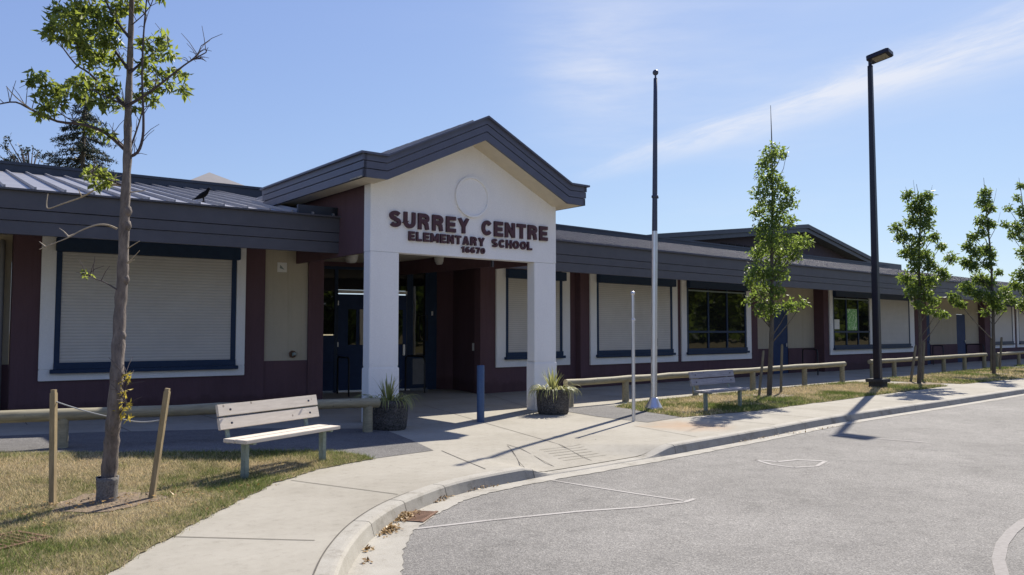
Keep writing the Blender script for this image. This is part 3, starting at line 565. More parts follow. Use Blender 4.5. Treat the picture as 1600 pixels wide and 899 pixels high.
window(RF, 0, 53.3, 57.2, 53.6, 56.8, z0=.68, shut=(53.7, 56.8), label='last shuttered window cut by the right edge')
# side doors
def side_door(x0, x1, y, h):
    d = MB(); d.box((x0, y, 0), (x1, y+.12, h), M['navy_door'], RF); P = part('door', d)
    h_ = MB(); h_.box((x1-.16, y-.05, 1.02), (x1-.11, y-.002, 1.16), M['alu'], RF, .01); part('handle', h_, P); return P
side_door(27.5, 28.6, .43, 2.6); side_door(40.82, 41.8, .33, 2.5); side_door(45.2, 46.4, .33, 2.5)
# roofs: fascia boards, standing seam roof, soffits, upper fascia
def fascia(Tm, x0, x1, zb, zt, mat, name='fascia', endcap=True, thick=.05):
    s = MB(); H = zt-zb; cuts = [0, .31, .57, 1.]
    for i in range(3):
        st = -.013*i; s.box((x0, st-.0, zb+H*cuts[i]+(0 if i == 0 else .002)), (x1, thick+.04, zb+H*cuts[i+1]-.010), mat, Tm)
    s.box((x0-.01, -.085, zt-.008), (x1+.01, thick+.05, zt+.022), mat, Tm)
    return part(name, s)
RFF = frame(0, 14.2, 0)
fascia(FF, -14, 5.52, 3.10, 3.78, M['fascia']); fascia(RFF, 11.83, 75, 3.10, 3.85, M['fascia'])
s = MB(); s.box((-14, .09, 3.32), (5.5, 2.6, 3.34), M['soffit'], FF); part('soffit', s)
s = MB(); s.box((13.12, .09, 3.34), (75, 2.4, 3.36), M['soffit'], RFF); s.box((11.83, .09, 3.34), (13.12, 2.4, 3.36), M['soffit'], RFF); part('soffit', s)
s = MB(); s.box((11.80, .05, 3.1), (11.86, 5.2, 3.7), M['maroon'], RFF); s.box((11.86, .12, 3.1), (13.2, .2, 3.34), M['maroon'], RFF); part('beam', s)
M['roof2'] = simple('grey_roofing_dull', (.15, .145, .155), .6, .12, 2)
def seam_roof(Tm, x0, x1, z, run, slope, sp, off=0, hh=.05, mat=None):
    mat = mat or M['roof']
    s = MB(); zt = z+run*slope
    s.prism([(0.02, z), (run, zt), (run, zt-.06), (.02, z-.06)], x0, x1, mat, 'x', Tm)
    x = x0+off
    while x < x1:
        s.prism([(-.02, z), (-.02, z+hh), (run, zt+hh), (run, zt)], x-.016, x+.016, mat, 'x', Tm); x += sp
    return part('roof', s)
seam_roof(FF, -14, 5.5, 3.80, 8.5, .2, .41, .13); seam_roof(RFF, 11.85, 75, 3.87, 8.5, .205, .41, .1, .035, M['roof2'])
s = MB(); s.box((-14, 8.38, 5.36), (9.5, 8.44, 5.66), M['upper'], FF); s.box((-14, 8.35, 5.66), (9.5, 14, 5.73), M['upper'], FF); s.box((-14, 8.44, 3.3), (9.5, 8.6, 5.36), M['upper'], FF)
part('upper_fascia', s)
s = MB(); s.box((11.85, 8.38, 5.52), (51.8, 8.44, 5.78), M['upper'], RFF); s.box((11.85, 8.35, 5.78), (51.8, 14, 5.85), M['upper'], RFF); s.box((11.85, 8.44, 3.3), (51.8, 8.6, 5.52), M['upper'], RFF)
part('upper_fascia', s)
# entrance portico --------------------------------------------------------
CU = 2.19
s = MB(); s.box((.012, .012, .985), (.60, .25, 3.03), M['white'], PF, .01); s.box((0, 0, -.05), (.612, .262, .96), M['white'], PF, .01); s.box((.02, .02, .95), (.59, .24, 1.), M['white'], PF); part('column', s)
s = MB(); s.box((3.79, .012, .985), (4.378, .25, 3.03), M['white'], PF, .01); s.box((3.778, 0, -.05), (4.39, .262, .96), M['white'], PF, .01); s.box((3.80, .02, .95), (4.37, .24, 1.), M['white'], PF); part('column', s)
s = MB(); s.prism([(.012, 3.032), (4.378, 3.032), (4.378, 4.30), (CU, 5.34), (.012, 4.30)], .012, .25, M['white'], 'y', PF); part('gable_wall', s)
# medallion: a shallow raised ring and disc
s = MB(); seg = 64; R1, R2 = .40, .365
vs = []; 
for k in range(seg):
    a = 2*math.pi*k/seg
    for r, y in ((R1, .012), (R1, -.028), (R2, -.028), (R2-.01, .004)): vs.append((CU+.02+r*math.cos(a), y, 4.21+r*math.sin(a)))
s.add(vs, [[4*k+i, 4*k+i+1, 4*((k+1) % seg)+i+1, 4*((k+1) % seg)+i] for k in range(seg) for i in range(3)], M['white'], False, PF)
vs = [(CU+.02+(R2-.01)*math.cos(2*math.pi*k/seg), .004, 4.21+(R2-.01)*math.sin(2*math.pi*k/seg)) for k in range(seg)]; s.add(vs, [list(range(seg))], M['white'], False, PF)
part('medallion', s)
# lettering
def arc(cx, cy, rx, ry, a0, a1, n=10):
    return [(cx+rx*math.cos(rad(a0+(a1-a0)*i/n)), cy+ry*math.sin(rad(a0+(a1-a0)*i/n))) for i in range(n+1)]
SW = .235          # stroke width relative to the cap height
h_ = SW/2
GL = {'S': (.80, [arc(.40, .705, .275, .17, 25, 180, 8)+arc(.40, .705, .275, .17, 180, 262, 4)[1:]+arc(.40, .30, .275, .175, 82, 0, 5)+arc(.40, .30, .275, .175, 0, -155, 8)[1:]]),
 'U': (.82, [[(h_, 1), (h_, .40)]+arc(.41, .40, .285, .275, 180, 360, 10)+[(.82-h_, 1)]]),
 'R': (.84, [[(h_, 0), (h_, 1)], [(0, 1-h_), (.45, 1-h_)]+arc(.46, .70, .22, .175, 90, -90, 8)[1:]+[(0, .525-.0)], [(.40, .50), (.60, .34), (.66, .0)]]),
 'E': (.72, [[(h_, 0), (h_, 1)], [(0, 1-h_), (.72, 1-h_)], [(0, .5), (.66, .5)], [(0, h_), (.72, h_)]]),
 'Y': (.84, [[(.10, 1), (.42, .45)], [(.74, 1), (.42, .45)], [(.42, .52), (.42, 0)]]),
 'C': (.82, [arc(.42, .5, .295, .375, 36, 324, 18)]),
 'N': (.82, [[(h_, 0), (h_, 1)], [(.82-h_, 0), (.82-h_, 1)], [(h_+.01, .92), (.82-h_-.01, .08)]]),
 'T': (.76, [[(0, 1-h_), (.76, 1-h_)], [(.38, 0), (.38, 1)]]),
 'L': (.68, [[(h_, 0), (h_, 1)], [(0, h_), (.68, h_)]]),
 'M': (1.0, [[(h_, 0), (h_, 1)], [(1-h_, 0), (1-h_, 1)], [(h_, .95), (.5, .18)], [(1-h_, .95), (.5, .18)]]),
 'A': (.88, [[(.12, 0), (.44, 1)], [(.76, 0), (.44, 1)], [(.2, .27), (.68, .27)]]),
 'H': (.82, [[(h_, 0), (h_, 1)], [(.82-h_, 0), (.82-h_, 1)], [(0, .5), (.82, .5)]]),
 'O': (.86, [arc(.43, .5, .305, .375, 0, 360, 22)]),
 '0': (.72, [arc(.36, .5, .235, .375, 0, 360, 20)]),
 '1': (.5, [[(.32, 0), (.32, 1)], [(.02, .72), (.30, .88)]]),
 '6': (.72, [arc(.36, .325, .235, .20, 0, 360, 16), arc(.40, .5, .28, .375, 55, 180, 8)+[(.12, .34)]]),
 '7': (.70, [[(0, 1-h_), (.70, 1-h_)], [(.60, .92), (.26, 0)]])}
def ribbon(pts, w, closed=False):
    P = [Vector(p) for p in pts]; n = len(P); L_, R_ = [], []
    for i in range(n):
        if closed: a, b = P[(i-1) % (n-1)], P[(i+1) % (n-1)]
        else: a, b = P[max(i-1, 0)], P[min(i+1, n-1)]
        d = (b-a).normalized(); m_ = Vector((-d.y, d.x))
        d1 = (P[i]-a).normalized() if (P[i]-a).length > 1e-6 else d; c = max(.5, abs(m_.dot(Vector((-d1.y, d1.x))))); L_.append(P[i]+m_*w/2/c); R_.append(P[i]-m_*w/2/c)
    return L_, R_
def lettering(txt, u0, u1, z0, z1, name='lettering'):
    tot = 0; adv = []
    for c in txt:
        if c == ' ': adv.append(.42); tot += .42
        else: adv.append(GL[c][0]+.20); tot += GL[c][0]+.20
    tot -= .20; sx = (u1-u0)/tot; sz = z1-z0; x = 0; b = MB()
    for c, a in zip(txt, adv):
        if c != ' ':
            for k, pl in enumerate(GL[c][1]):
                cl = (Vector(pl[0])-Vector(pl[-1])).length < 1e-6 and len(pl) > 6
                Lp, Rp = ribbon(pl, SW, cl); n = len(Lp); y0 = -.034-.0012*k; y1 = .012; vs = []
                for p, q in zip(Lp, Rp):
                    cz = lambda v: z0+max(0., min(1., v.y))*sz
                    vs += [(u0+(x+p.x)*sx, y0, cz(p)), (u0+(x+q.x)*sx, y0, cz(q)), (u0+(x+q.x)*sx, y1, cz(q)), (u0+(x+p.x)*sx, y1, cz(p))]
                fs = [[4*i+j, 4*i+(j+1) % 4, 4*(i+1)+(j+1) % 4, 4*(i+1)+j] for i in range(n-1) for j in range(4)]
                if not cl: fs += [[0, 1, 2, 3], [4*n-1, 4*n-2, 4*n-3, 4*n-4]]
                b.add(vs, fs, M['letter'], False, PF)
        x += a
    o = b.build(name, SB); o['label'] = 'maroon raised letters reading '+' '.join(txt.split()); return o
lettering('SURREY  CENTRE', .38, 4.12, 3.485, 3.785); lettering('ELEMENTARY  SCHOOL', .78, 3.70, 3.265, 3.435); lettering('16670', 1.955, 2.505, 3.115, 3.235)
# gable roof: one profile swept back, stepped fascia boards in front and along the eaves
N0 = -.5
top = [(-.40, 4.63), (.03, 4.63), (CU, 5.67), (4.32, 4.63), (4.75, 4.63)]; bot = [(-.40, 4.23), (.07, 4.23), (CU, 5.24), (4.27, 4.23), (4.75, 4.23)]
s = MB()
def lerp(a, b, t): return (a[0]+(b[0]-a[0])*t, a[1]+(b[1]-a[1])*t)
lev = [lambda i, t=t: lerp(bot[i], top[i], t) for t in (0, .36, .68, 1.)]
for k in range(3):
    for i in range(4):
        st = -.012*k; e = .0 if k == 0 else .003
        q = [lerp(bot[i], top[i], (0, .37, .70, 1.)[k]+.008*(k > 0)), lerp(bot[i+1], top[i+1], (0, .37, .70, 1.)[k]+.008*(k > 0)), lerp(bot[i+1], top[i+1], (0, .37, .70, 1.)[k+1]-.02), lerp(bot[i], top[i], (0, .37, .70, 1.)[k+1]-.02)]
        s.prism(q, N0+st, N0+.05, M['fascia_blue'], 'y', PF)
for i in range(4):
    a, b = top[i], top[i+1]; s.prism([(a[0], a[1]-.012), (b[0], b[1]-.012), (b[0], b[1]+.025), (a[0], a[1]+.025)], N0-.075, N0+.06, M['fascia_blue'], 'y', PF)
for side, u in ((-1, -.40), (1, 4.75)):
    for k in range(3):
        z0 = 4.23+.40*(0, .37, .70)[k]+.004*(k > 0); z1 = 4.23+.40*(.37, .70, 1.)[k]-.008; st = .012*k
        a, b = (u-st, u+.05) if side < 0 else (u-.05, u+st)
        s.box((a, N0-.012*k, z0), (b, 4.05, z1), M['fascia_blue'], PF)
    a, b = (u-.075, u+.05) if side < 0 else (u-.05, u+.075)
    s.box((a, N0-.07, 4.618), (b, 4.05, 4.655), M['fascia_blue'], PF)
part('gable_fascia', s)
s = MB()
for i in range(4):
    a, b = top[i], top[i+1]; y1 = 4.05 if i in (0, 3) else 9.0
    s.prism([(a[0], a[1]-.03), (b[0], b[1]-.03), (b[0], b[1]+.012), (a[0], a[1]+.012)], N0+.06, y1, M['roof'], 'y', PF)
    if i in (1, 2):
        for k in range(1, 24):
            y = N0+.06+.41*k
            if y < 8.9: s.prism([(a[0], a[1]+.012), (b[0], b[1]+.012), (b[0], b[1]+.05), (a[0], a[1]+.05)], y-.012, y+.012, M['roof'], 'y', PF)
part('gable_roof', s)
s = MB()
for i in range(4):
    a, b = bot[i], bot[i+1]; s.prism([(a[0], a[1]), (b[0], b[1]), (b[0], b[1]+.03), (a[0], a[1]+.03)], N0+.05, .011, M['soffit'], 'y', PF)
s.box((-.35, .012, 4.23), (.0, 4.05, 4.26), M['soffit'], PF); s.box((4.39, .012, 4.23), (4.7, 4.05, 4.26), M['soffit'], PF); s.box((-.35, 4.0, 4.0), (.12, 4.05, 4.62), M['soffit'], PF)
part('gable_soffit', s)
s = MB(); s.box((.10, .265, 3.032), (.16, 7., 4.45), M['maroon'], PF); s.box((4.24, .265, 3.032), (4.30, 2., 4.45), M['maroon'], PF); s.box((.17, 4.2, 3.62), (4.2, 4.26, 4.5), M['maroon'], PF)
s.box((.012, .252, 4.20), (4.37, .262, 4.62), M['maroon'], PF)
part('side_wall', s)
s = MB(); s.box((.165, .265, 3.46), (4.23, 7.6, 3.50), M['soffit'], PF); s.box((4.231, 3.6, 3.46), (6.6, 7.6, 3.50), M['soffit'], PF); part('ceiling', s)
s = MB(); s.box((4.72, .05, 3.76), (5.5, .12, 3.98), M['upper'], FF); s.box((5.40, .05, 3.76), (5.5, 2.6, 3.98), M['upper'], FF); part('roof_flashing', s)
# entrance doors and glazing
s = MB(); s.box((.3, -.02, 3.34), (4.12, .2, 3.62), M['maroon'], BF); part('wall', s, label='maroon band above the entrance doors')
fr = MB()
for u0, u1 in ((.42, .5), (1.23, 1.32), (2.28, 2.36), (3.24, 3.33), (3.86, 4.11)): fr.box((u0, -.05, 0), (u1, .08, 3.34), M['navy'], BF)
fr.box((.5, -.045, 3.26), (4.1, .075, 3.335), M['navy'], BF); ent = part('door_frame', fr, label='navy frame of the entrance doors')
fr = MB(); fr.box((1.33, -.06, 2.63), (2.28, .07, 2.71), M['whitep'], BF); fr.box((2.36, -.06, 2.63), (3.24, .07, 2.71), M['whitep'], BF); part('transom', fr, ent)
for a, b in ((1.32, 2.28), (2.36, 3.24)):
    p = MB(); p.box((a, -.01, 2.72), (b, .01, 3.26), M['glass'], BF); part('pane', p, ent)
p = MB(); p.box((.5, -.01, 1.53), (1.23, .01, 3.26), M['glass'], BF); part('pane', p, ent)
p = MB(); p.box((.5, -.04, .05), (1.23, .02, 1.5), M['navy_door'], BF); p.box((.55, -.05, .78), (1.2, -.041, .8), M['navy'], BF); part('lower_panel', p, ent)
def edoor(a, b):
    d = MB(); d.box((a+.01, -.03, .05), (b-.01, .02, 2.6), M['navy_door'], BF, .006); P = part('door', d)
    c = (a+b)/2
    for x0, x1 in ((a+.28, a+.5), (a+.58, b-.12)):
        p = MB(); p.box((x0, -.036, 1.25), (x1, -.031, 2.2), M['glass'], BF); part('pane', p, P)
    h = MB(); h.box((b-.12, -.09, .95), (b-.06, -.031, 1.25), M['alu'], BF, .01); part('handle', h, P)
    h = MB()
    for z in (.5, 1.2, 2.3): h.box((a-.005, -.05, z), (a+.02, -.031, z+.12), M['alu'], BF)
    part('hinge', h, P)
edoor(1.32, 2.28); edoor(2.36, 3.24)
th = MB(); th.box((1.3, -.14, -.01), (3.3, -.01, .035), M['alu'], BF); part('threshold', th)
# glass door at the right of the bank
d = MB(); d.box((3.34, -.03, .05), (3.42, .03, 3.26), M['navy'], BF); d.box((3.78, -.03, .05), (3.86, .03, 3.26), M['navy'], BF); d.box((3.42, -.03, .05), (3.78, .03, .15), M['navy'], BF); d.box((3.42, -.03, .86), (3.78, .03, .94), M['navy'], BF)
gd = part('door', d, label='glazed door with kick plate coloured as reflected ground')
p = MB(); p.box((3.42, -.01, .94), (3.78, .01, 3.26), M['glass'], BF); part('pane', p, gd)
p = MB(); p.box((3.42, -.02, .15), (3.78, .01, .86), M['pipe'], BF); part('kick_plate', p, gd)  # reflection of the sunlit ground put into the plate's grey
p = MB(); p.tube([(3.58, -.03, 1.35), (3.58, -.12, 1.35), (3.58, -.12, 2.05), (3.58, -.03, 2.05)], .018, M['black'], 8, BF); p.tube([(3.58, -.12, 1.35), (3.8, -.12, 1.35), (3.8, -.12, 2.05), (3.58, -.12, 2.05)], .016, M['black'], 8, BF); part('handle', p, gd)
p = MB(); p.box((3.95, -.062, 2.05), (4.0, -.051, 2.17), M['whitep'], BF); part('card_reader', p)
p = MB(); p.box((13.18, 16.55, 1.1), (13.165, 16.62, 1.3), M['whitep']); p.box((13.155, 16.4, 1.1), (13.14, 16.46, 1.28), M['whitep']); part('switch_plate', p)
# downpipe at the far left
p = MB(); p.tube([(-4.12, .3, 0), (-4.12, .3, 3.0), (-4.12, .36, 3.15), (-4.12, .42, 3.2)], .045, M['pipe'], 10, LF); part('downpipe', p)
# dome lamps under the porch ceiling
for i, (x, y, lb) in enumerate(((9.87, 17.2, 'ribbed dome lamp under the porch ceiling left of the white column'), (11.83, 16.2, 'ribbed dome lamp in front of the glazed entrance door'), (12.16, 15.2, 'ribbed dome lamp near the right end of the porch opening'))):
    t = empty('ceiling_lamp', (x, y, 3.46), 0, lb, 'ceiling lamp', 'dome lamps under the porch ceiling')
    b = MB(); b.lathe([(0, 0), (.17, 0), (.17, -.05), (.155, -.055)], M['whitep'], 20); b.build('base', t)
    b = MB(); b.lathe([(.155, -.055), (.165, -.075), (.15, -.095), (.155, -.12), (.13, -.14), (.13, -.165), (.10, -.19), (0, -.2)], M['whitep'], 20); b.build('lamp_shade', t)
t = empty('ceiling_lamp', (27.6, 15.1, 3.34), 0, 'white box lamp under the soffit by the navy side door', 'ceiling lamp')
b = MB(); b.box((-.2, -.12, -.04), (.2, .12, 0), M['whitep'], None, .01); b.build('base', t); b = MB(); b.box((-.17, -.1, -.16), (.17, .1, -.042), M['whitep'], None, .03); b.build('lamp_shade', t)
# sign and tap on the beige panel
t = empty('notice_sign', LF @ Vector((.80, .05, 2.94)), rad(-6), 'small square white notice high on the beige panel', 'sign')
b = MB(); b.box((-.1, -.015, -.1), (.1, 0, .1), M['whitep']); b.build('panel', t); b = MB(); b.prism([(-.04, .05), (.05, -.05), (-.05, -.02)], -.018, -.0155, M['galv']); b.build('symbol', t)
t = empty('wall_tap', LF @ Vector((1.05, .05, 1.13)), rad(-6), 'round brass hose tap low on the beige panel', 'tap')
b = MB(); Tt = Matrix.Rotation(rad(90), 4, 'X'); b.lathe([(0, 0), (.075, 0), (.075, .03), (.05, .045)], M['rust'], 20, T=Tt); b.build('flange', t)
b = MB(); b.tube([(0, -.03, 0), (0, -.1, 0), (0, -.13, -.05)], .02, M['rust'], 8); b.build('spout', t)
b = MB(); b.lathe([(0, .10), (.045, .10), (.05, .115), (.03, .13), (0, .13)], M['galv'], 16, T=Tt); b.build('handle', t)
# hand rails: inverted U loops of dark tube
def loop(p, q, h, lb, nm='hand_rail'):
    o = MB(); p = Vector((*p, 0)); q = Vector((*q, 0)); d = (q-p)*.12; up = Vector((0, 0, 1))
    o.tube([p, p+up*(h-.12), p+up*(h-.03)+d*.3, p+up*h+d, q+up*h-d, q+up*(h-.03)-d*.3, q+up*(h-.12), q], .024, M['black'], 8)
    return tag(o.build(nm), lb, 'hand rail', 'dark tube hand rails beside doors')
loop((10.4, 18.75), (10.1, 17.65), .95, 'dark tube hand rail in front of the left entrance door')
loop((12.2, 18.3), (12.2, 17.4), .95, 'dark tube hand rail beside the glazed entrance door')
loop((28.75, 15.9), (28.0, 14.9), .95, 'dark tube hand rail left of the wide window')
loop((41.0, 15.9), (39.6, 14.9), .95, 'dark tube hand rail right of the lamp post')
loop((45.3, 15.9), (44.7, 14.9), .95, 'farthest dark tube hand rail, by the second far door')
# ------------------------------------------------------------------ gymnasium behind, tan roof, crow
G = empty('gymnasium', (0,0,0), 0, 'dark gabled gymnasium rising behind the right wing', 'gymnasium')
gy = 30.
s = MB(); s.prism([(37.5, 0), (66, 0), (66, 6.9), (62.5, 7.2), (53.6, 8.9), (38.5, 7.)], gy, gy+24, M['gym'], 'y'); part('wall', s, G)
s = MB()
tp = [(36.5, 7.22), (53.6, 9.28), (63.6, 7.5)]
for i in range(2):
    a, b = tp[i], tp[i+1]; s.prism([(a[0], a[1]-.55), (b[0], b[1]-.55), (b[0], b[1]-.28), (a[0], a[1]-.28)], gy-.9, gy+.1, M['gymroof'], 'y'); s.prism([(a[0], a[1]-.27), (b[0], b[1]-.27), (b[0], b[1]), (a[0], a[1])], gy-1., gy+24, M['gymroof'], 'y')
part('roof', s, G)
s = MB(); s.box((63.2, gy-.8, 5.), (69.3, gy+12, 7.25), M['gymroof']); part('low_roof', s, G)
s = MB()
for k in range(5): s.box((44.2+k*.9, gy-.05, 7.0), (44.9+k*.9, gy-.002, 7.35), M['dark'])
part('louvre', s, G)
s = MB(); c = (11.97, 32.2)
s.add([(c[0]-1.25, c[1]-1.25, 7.35), (c[0]+1.25, c[1]-1.25, 7.35), (c[0]+1.25, c[1]+1.25, 7.35), (c[0]-1.25, c[1]+1.25, 7.35), (c[0], c[1], 8.02)], [(0,1,4),(1,2,4),(2,3,4),(3,0,4)], M['tanroof'])
P = MB(); P.box((c[0]-1.2, c[1]-1.2, 0), (c[0]+1.2, c[1]+1.2, 7.36), M['gym'])
t = empty('roof_turret', (0,0,0), 0, 'grey pyramid shaped roof peeping over the left wing', 'roof turret'); part('roof', s, t); part('wall', P, t)
# crow: one lofted body on the left roof
cz = FF @ Vector((3.05, .22, 3.885)); t = empty('crow', cz, 0, 'black crow standing on the left metal roof', 'bird')
Rv = Vector((.755, -.655, 0))
b = MB()
sp = [(-.19, .045, .006), (-.13, .062, .018), (-.08, .085, .034), (-.03, .11, .048), (.02, .14, .050), (.055, .17, .040), (.075, .197, .030), (.088, .225, .031), (.103, .238, .027), (.122, .238, .014), (.150, .230, .003)]
b.tube([Rv*x+Vector((0, 0, z)) for x, z, r in sp], [r for x, z, r in sp], M['crow'], 12)
for sx in (-.02, .02):
    q = Vector((-.655, -.755, 0))*sx
    b.tube([Rv*.0+q+Vector((0, 0, .09)), Rv*.012+q+Vector((0, 0, .04)), Rv*.005+q+Vector((0, 0, .0))], [.014, .007, .006], M['crow'], 6)
    b.tube([Rv*-.02+q+Vector((0, 0, .004)), Rv*.04+q+Vector((0, 0, .004))], .005, M['crow'], 6)
b.build('body', t)
# ------------------------------------------------------------------ street furniture
FWD = Vector((.655, .755, 0)); RGT = Vector((.755, -.655, 0))
def log_rail(p, q, posts, z0, z1, lb):
    t = empty('log_barrier', (p[0], p[1], 0), 0, lb, 'log barrier', 'low log barriers along the walkway')
    p = Vector((p[0], p[1], z0)); q = Vector((q[0], q[1], z1)); o = Vector(t.location); n = max(4, int((q-p).length/.5)); b = MB(); ps = []; rs = []
    for i in range(n+1):
        c = p.lerp(q, i/n)+Vector((0, random.uniform(-.006, .006), random.uniform(-.008, .008))); ps.append(c-o); rs.append(.075+random.uniform(-.004, .005))
    b.tube(ps, rs, M['log'], 14); b.build('rail', t)
    for x in posts:
        f = (x-p.x)/(q.x-p.x); c = p.lerp(q, f)-o; g = hgt(x, p.y+(q.y-p.y)*f)
        b = MB(); b.tube([(c.x, c.y+.01, g-.1), (c.x, c.y+.01, c.z-.045)], [.08, .077], M['log'], 12); b.build('post', t)
log_rail((-6, 11.1), (6.86, 11.06), (-3.2, -.4, 2.38, 6.68), .80, .475, 'long log barrier behind the near bench and tree')
log_rail((12.15, 12.15), (25.1, 12.45), (12.3, 14.15, 16.9, 19.6, 22.5, 24.95), .51, .57, 'sunlit log barrier from the right planter to the lamp post')
log_rail((27.2, 12.6), (38.8, 12.85), (27.4, 29.2, 31.6, 33.9, 36.2, 38.6), .57, .60, 'far log barrier beyond the lamp post')
log_rail((40.0, 12.8), (46.9, 13.1), (40.1, 43.4, 46.8), .59, .61, 'last short log barrier at the right edge')
def bench(loc, rz, wood_m, lb):
    t = empty('park_bench', loc, rz, lb, 'bench', 'two plank benches with steel posts')
    Lb = 1.64
    for y0, y1 in ((.0, .165), (.18, .345)):
        b = MB(); b.box((.10, y0, .385), (Lb, y1, .425), wood_m, None, .005); b.build('seat_plank', t)
    for k, (z0, z1, y0) in enumerate(((.515, .645, .385), (.66, .79, .413))):
        b = MB(); Tm = Matrix.Translation((0, y0, z0)) @ Matrix.Rotation(rad(-13), 4, 'X'); b.box((.10, 0, 0), (Lb+.06, .036, z1-z0), wood_m, Tm, .005); b.build('back_plank', t)
    for x in (.22, Lb-.16):
        b = MB(); b.box((x, .14, -.15), (x+.065, .205, .382), M['galv'], None, .004); b.box((x+.01, .03, .362), (x+.055, .40, .384), M['galv']); b.build('leg', t)
        b = MB(); Tm = Matrix.Translation((x, .36, .364)) @ Matrix.Rotation(rad(-13), 4, 'X'); b.box((.008, .048, 0), (.058, .066, .42), M['galv'], Tm); b.build('back_support', t); b = MB()
        for z_, y_ in ((.58, .383), (.725, .411)):
            b.box((x+.02, y_-.016, z_-.012), (x+.044, y_-.0, z_+.012), M['dark_backlit_metal'], None, .004)
        b.build('bolts', t)
    return t
b1 = bench((3.45, 8.28, .02), rad(21.5), M['plank'], 'pale plank bench in the sun at the front left')
b2 = bench((13.3, 9.42, 0), rad(1.5), M['plank_grey'], 'weathered grey plank bench on the grass by the flagpole')
# planters
def planter(x, y, z, seed, lb):
    r = random.Random(seed)
    t = empty('planter', (x, y, z), r.random(), lb, 'planter', 'round planters flanking the entrance')
    b = MB(); n = 48; prof = []
    vs = []; lv = [(.0, .30), (.03, .325), (.2, .345), (.40, .355), (.455, .35), (.46, .31), (.40, .29)]
    for z_, rr in lv:
        for k in range(n):
            a = 2*math.pi*k/n; q = rr*(1+.012*math.cos(a*12)) if .01 < z_ < .45 else rr; vs.append((q*math.cos(a), q*math.sin(a), z_))
    b.add(vs, [[i*n+k, i*n+(k+1) % n, (i+1)*n+(k+1) % n, (i+1)*n+k] for i in range(len(lv)-1) for k in range(n)], M['planter'], True); b.build('pot', t)
    b = MB(); b.lathe([(0, .42), (.29, .41)], M['mulch'], 20); b.build('soil', t)
    b = MB()
    def bladeleaf(a, L_, up, droop, w0, c=(0, 0, .4), fold=.5):
        pts = []; d = Vector((math.cos(a), math.sin(a), 0)); p = Vector(c); ang = up; vs = []; N = 7
        for i in range(N+1):
            t_ = i/N; w = w0*(1-t_)**.7*(.7+.6*min(1, t_*3)) ; s_ = Vector((-d.y, d.x, 0))*w/2
            vs += [p-s_, p+Vector((0, 0, -w*.25*fold)), p+s_]; p = p+(d*math.cos(ang)+Vector((0, 0, 1))*math.sin(ang))*L_/N; ang -= droop/N
        b.add(vs, [[3*i+j, 3*i+j+1, 3*(i+1)+j+1, 3*(i+1)+j] for i in range(N) for j in range(2)], M['blade_plant'], True)
    for k in range(46):
        a = r.uniform(0, 6.28); rr = r.uniform(0, .06); bladeleaf(a, r.uniform(.25, .48), rad(r.uniform(52, 88)), rad(r.uniform(0, 30)), r.uniform(.02, .034), (rr*math.cos(a), rr*math.sin(a), .42))
    b.build('spiky_plant', t); b = MB()
    for k in range(85):
        a = r.uniform(0, 6.28); rr = r.uniform(.24, .31); bladeleaf(a, r.uniform(.25, .5), rad(r.uniform(25, 60)), rad(r.uniform(115, 165)), r.uniform(.020, .034), (rr*math.cos(a), rr*math.sin(a), .43))
    b.build('trailing_plant', t); t.scale = (.93, .93, 1.06)
planter(7.22, 11.33, 0, 3, 'dark round planter in the shade at the left column'); planter(11.02, 11.36, 0, 9, 'round planter of spiky leaves in the sun at the right column')
# bollard
t = empty('bollard', (9.05, 11.18, 0), 0, 'slim blue steel bollard in front of the entrance', 'bollard')
b = MB(); b.lathe([(.068, -.05), (.068, .985), (.060, 1.0), (0, 1.003)], M['bollard'], 24); b.build('post', t)
# flagpole
t = empty('flagpole', (13.22, 10.645, 0), 0, 'tall tapered metal flagpole with a ball on top', 'flagpole'); t.rotation_euler = (rad(.55), rad(.65), 0)
b = MB(); b.lathe([(.19, 0), (.19, .03), (.175, .05), (.13, .13), (.095, .2), (.085, .235), (.07, .24)], M['alu_white'], 28); b.build('flange', t)
b = MB(); b.lathe([(.066, .2), (.063, 1.6), (.060, 3.2), (.058, 3.7)], M['alu_white'], 24); b.build('shaft', t)
b = MB(); b.lathe([(.0575, 3.7), (.053, 4.4), (.050, 5.2), (.044, 6.3), (.040, 6.95), (0, 6.96)], M['dark_backlit_metal'], 24); b.build('upper_shaft', t)  # same pole as the shaft, backlit shade painted in as a darker colour
b = MB(); b.lathe([(.055, 4.40), (.070, 4.41), (.070, 4.45), (.054, 4.46)], M['dark_backlit_metal'], 20); b.box((.06, -.02, 4.40), (.10, .02, 4.44), M['dark_backlit_metal']); b.build('collar', t)
b = MB(); b.lathe([(.02, 6.95), (.018, 7.01)]+[(.062*math.sin(a), 7.075-.062*math.cos(a)) for a in [math.pi*k/12 for k in range(1, 13)]], M['dark_backlit_metal'], 20); b.build('ball', t)
b = MB(); b.tube([(.068, 0, 1.35), (.10, 0, 1.38)], .01, M['dark_backlit_metal'], 6); b.tube([(.10, 0, 1.30), (.10, 0, 1.46)], .009, M['dark_backlit_metal'], 6); b.build('cleat', t)
# short pole
t = empty('slim_post', (11.17, 9.45, 0), 0, 'slim grey steel post standing beside the flagpole', 'post')
b = MB(); b.lathe([(.031, -.05), (.031, 1.80)], M['alu'], 16); b.lathe([(.027, 1.80), (.026, 2.26)], M['alu'], 16); b.build('shaft', t)
b = MB(); b.lathe([(.031, 1.79), (.038, 1.8), (.038, 1.83), (.027, 1.84)], M['alu'], 16); b.box((.03, -.01, 1.80), (.08, .01, 1.82), M['alu']); b.build('collar', t)
b = MB(); b.lathe([(.02, 2.24)]+[(.042*math.sin(a), 2.29-.042*math.cos(a)) for a in [math.pi*k/10 for k in range(1, 11)]], M['alu'], 16); b.build('ball', t)
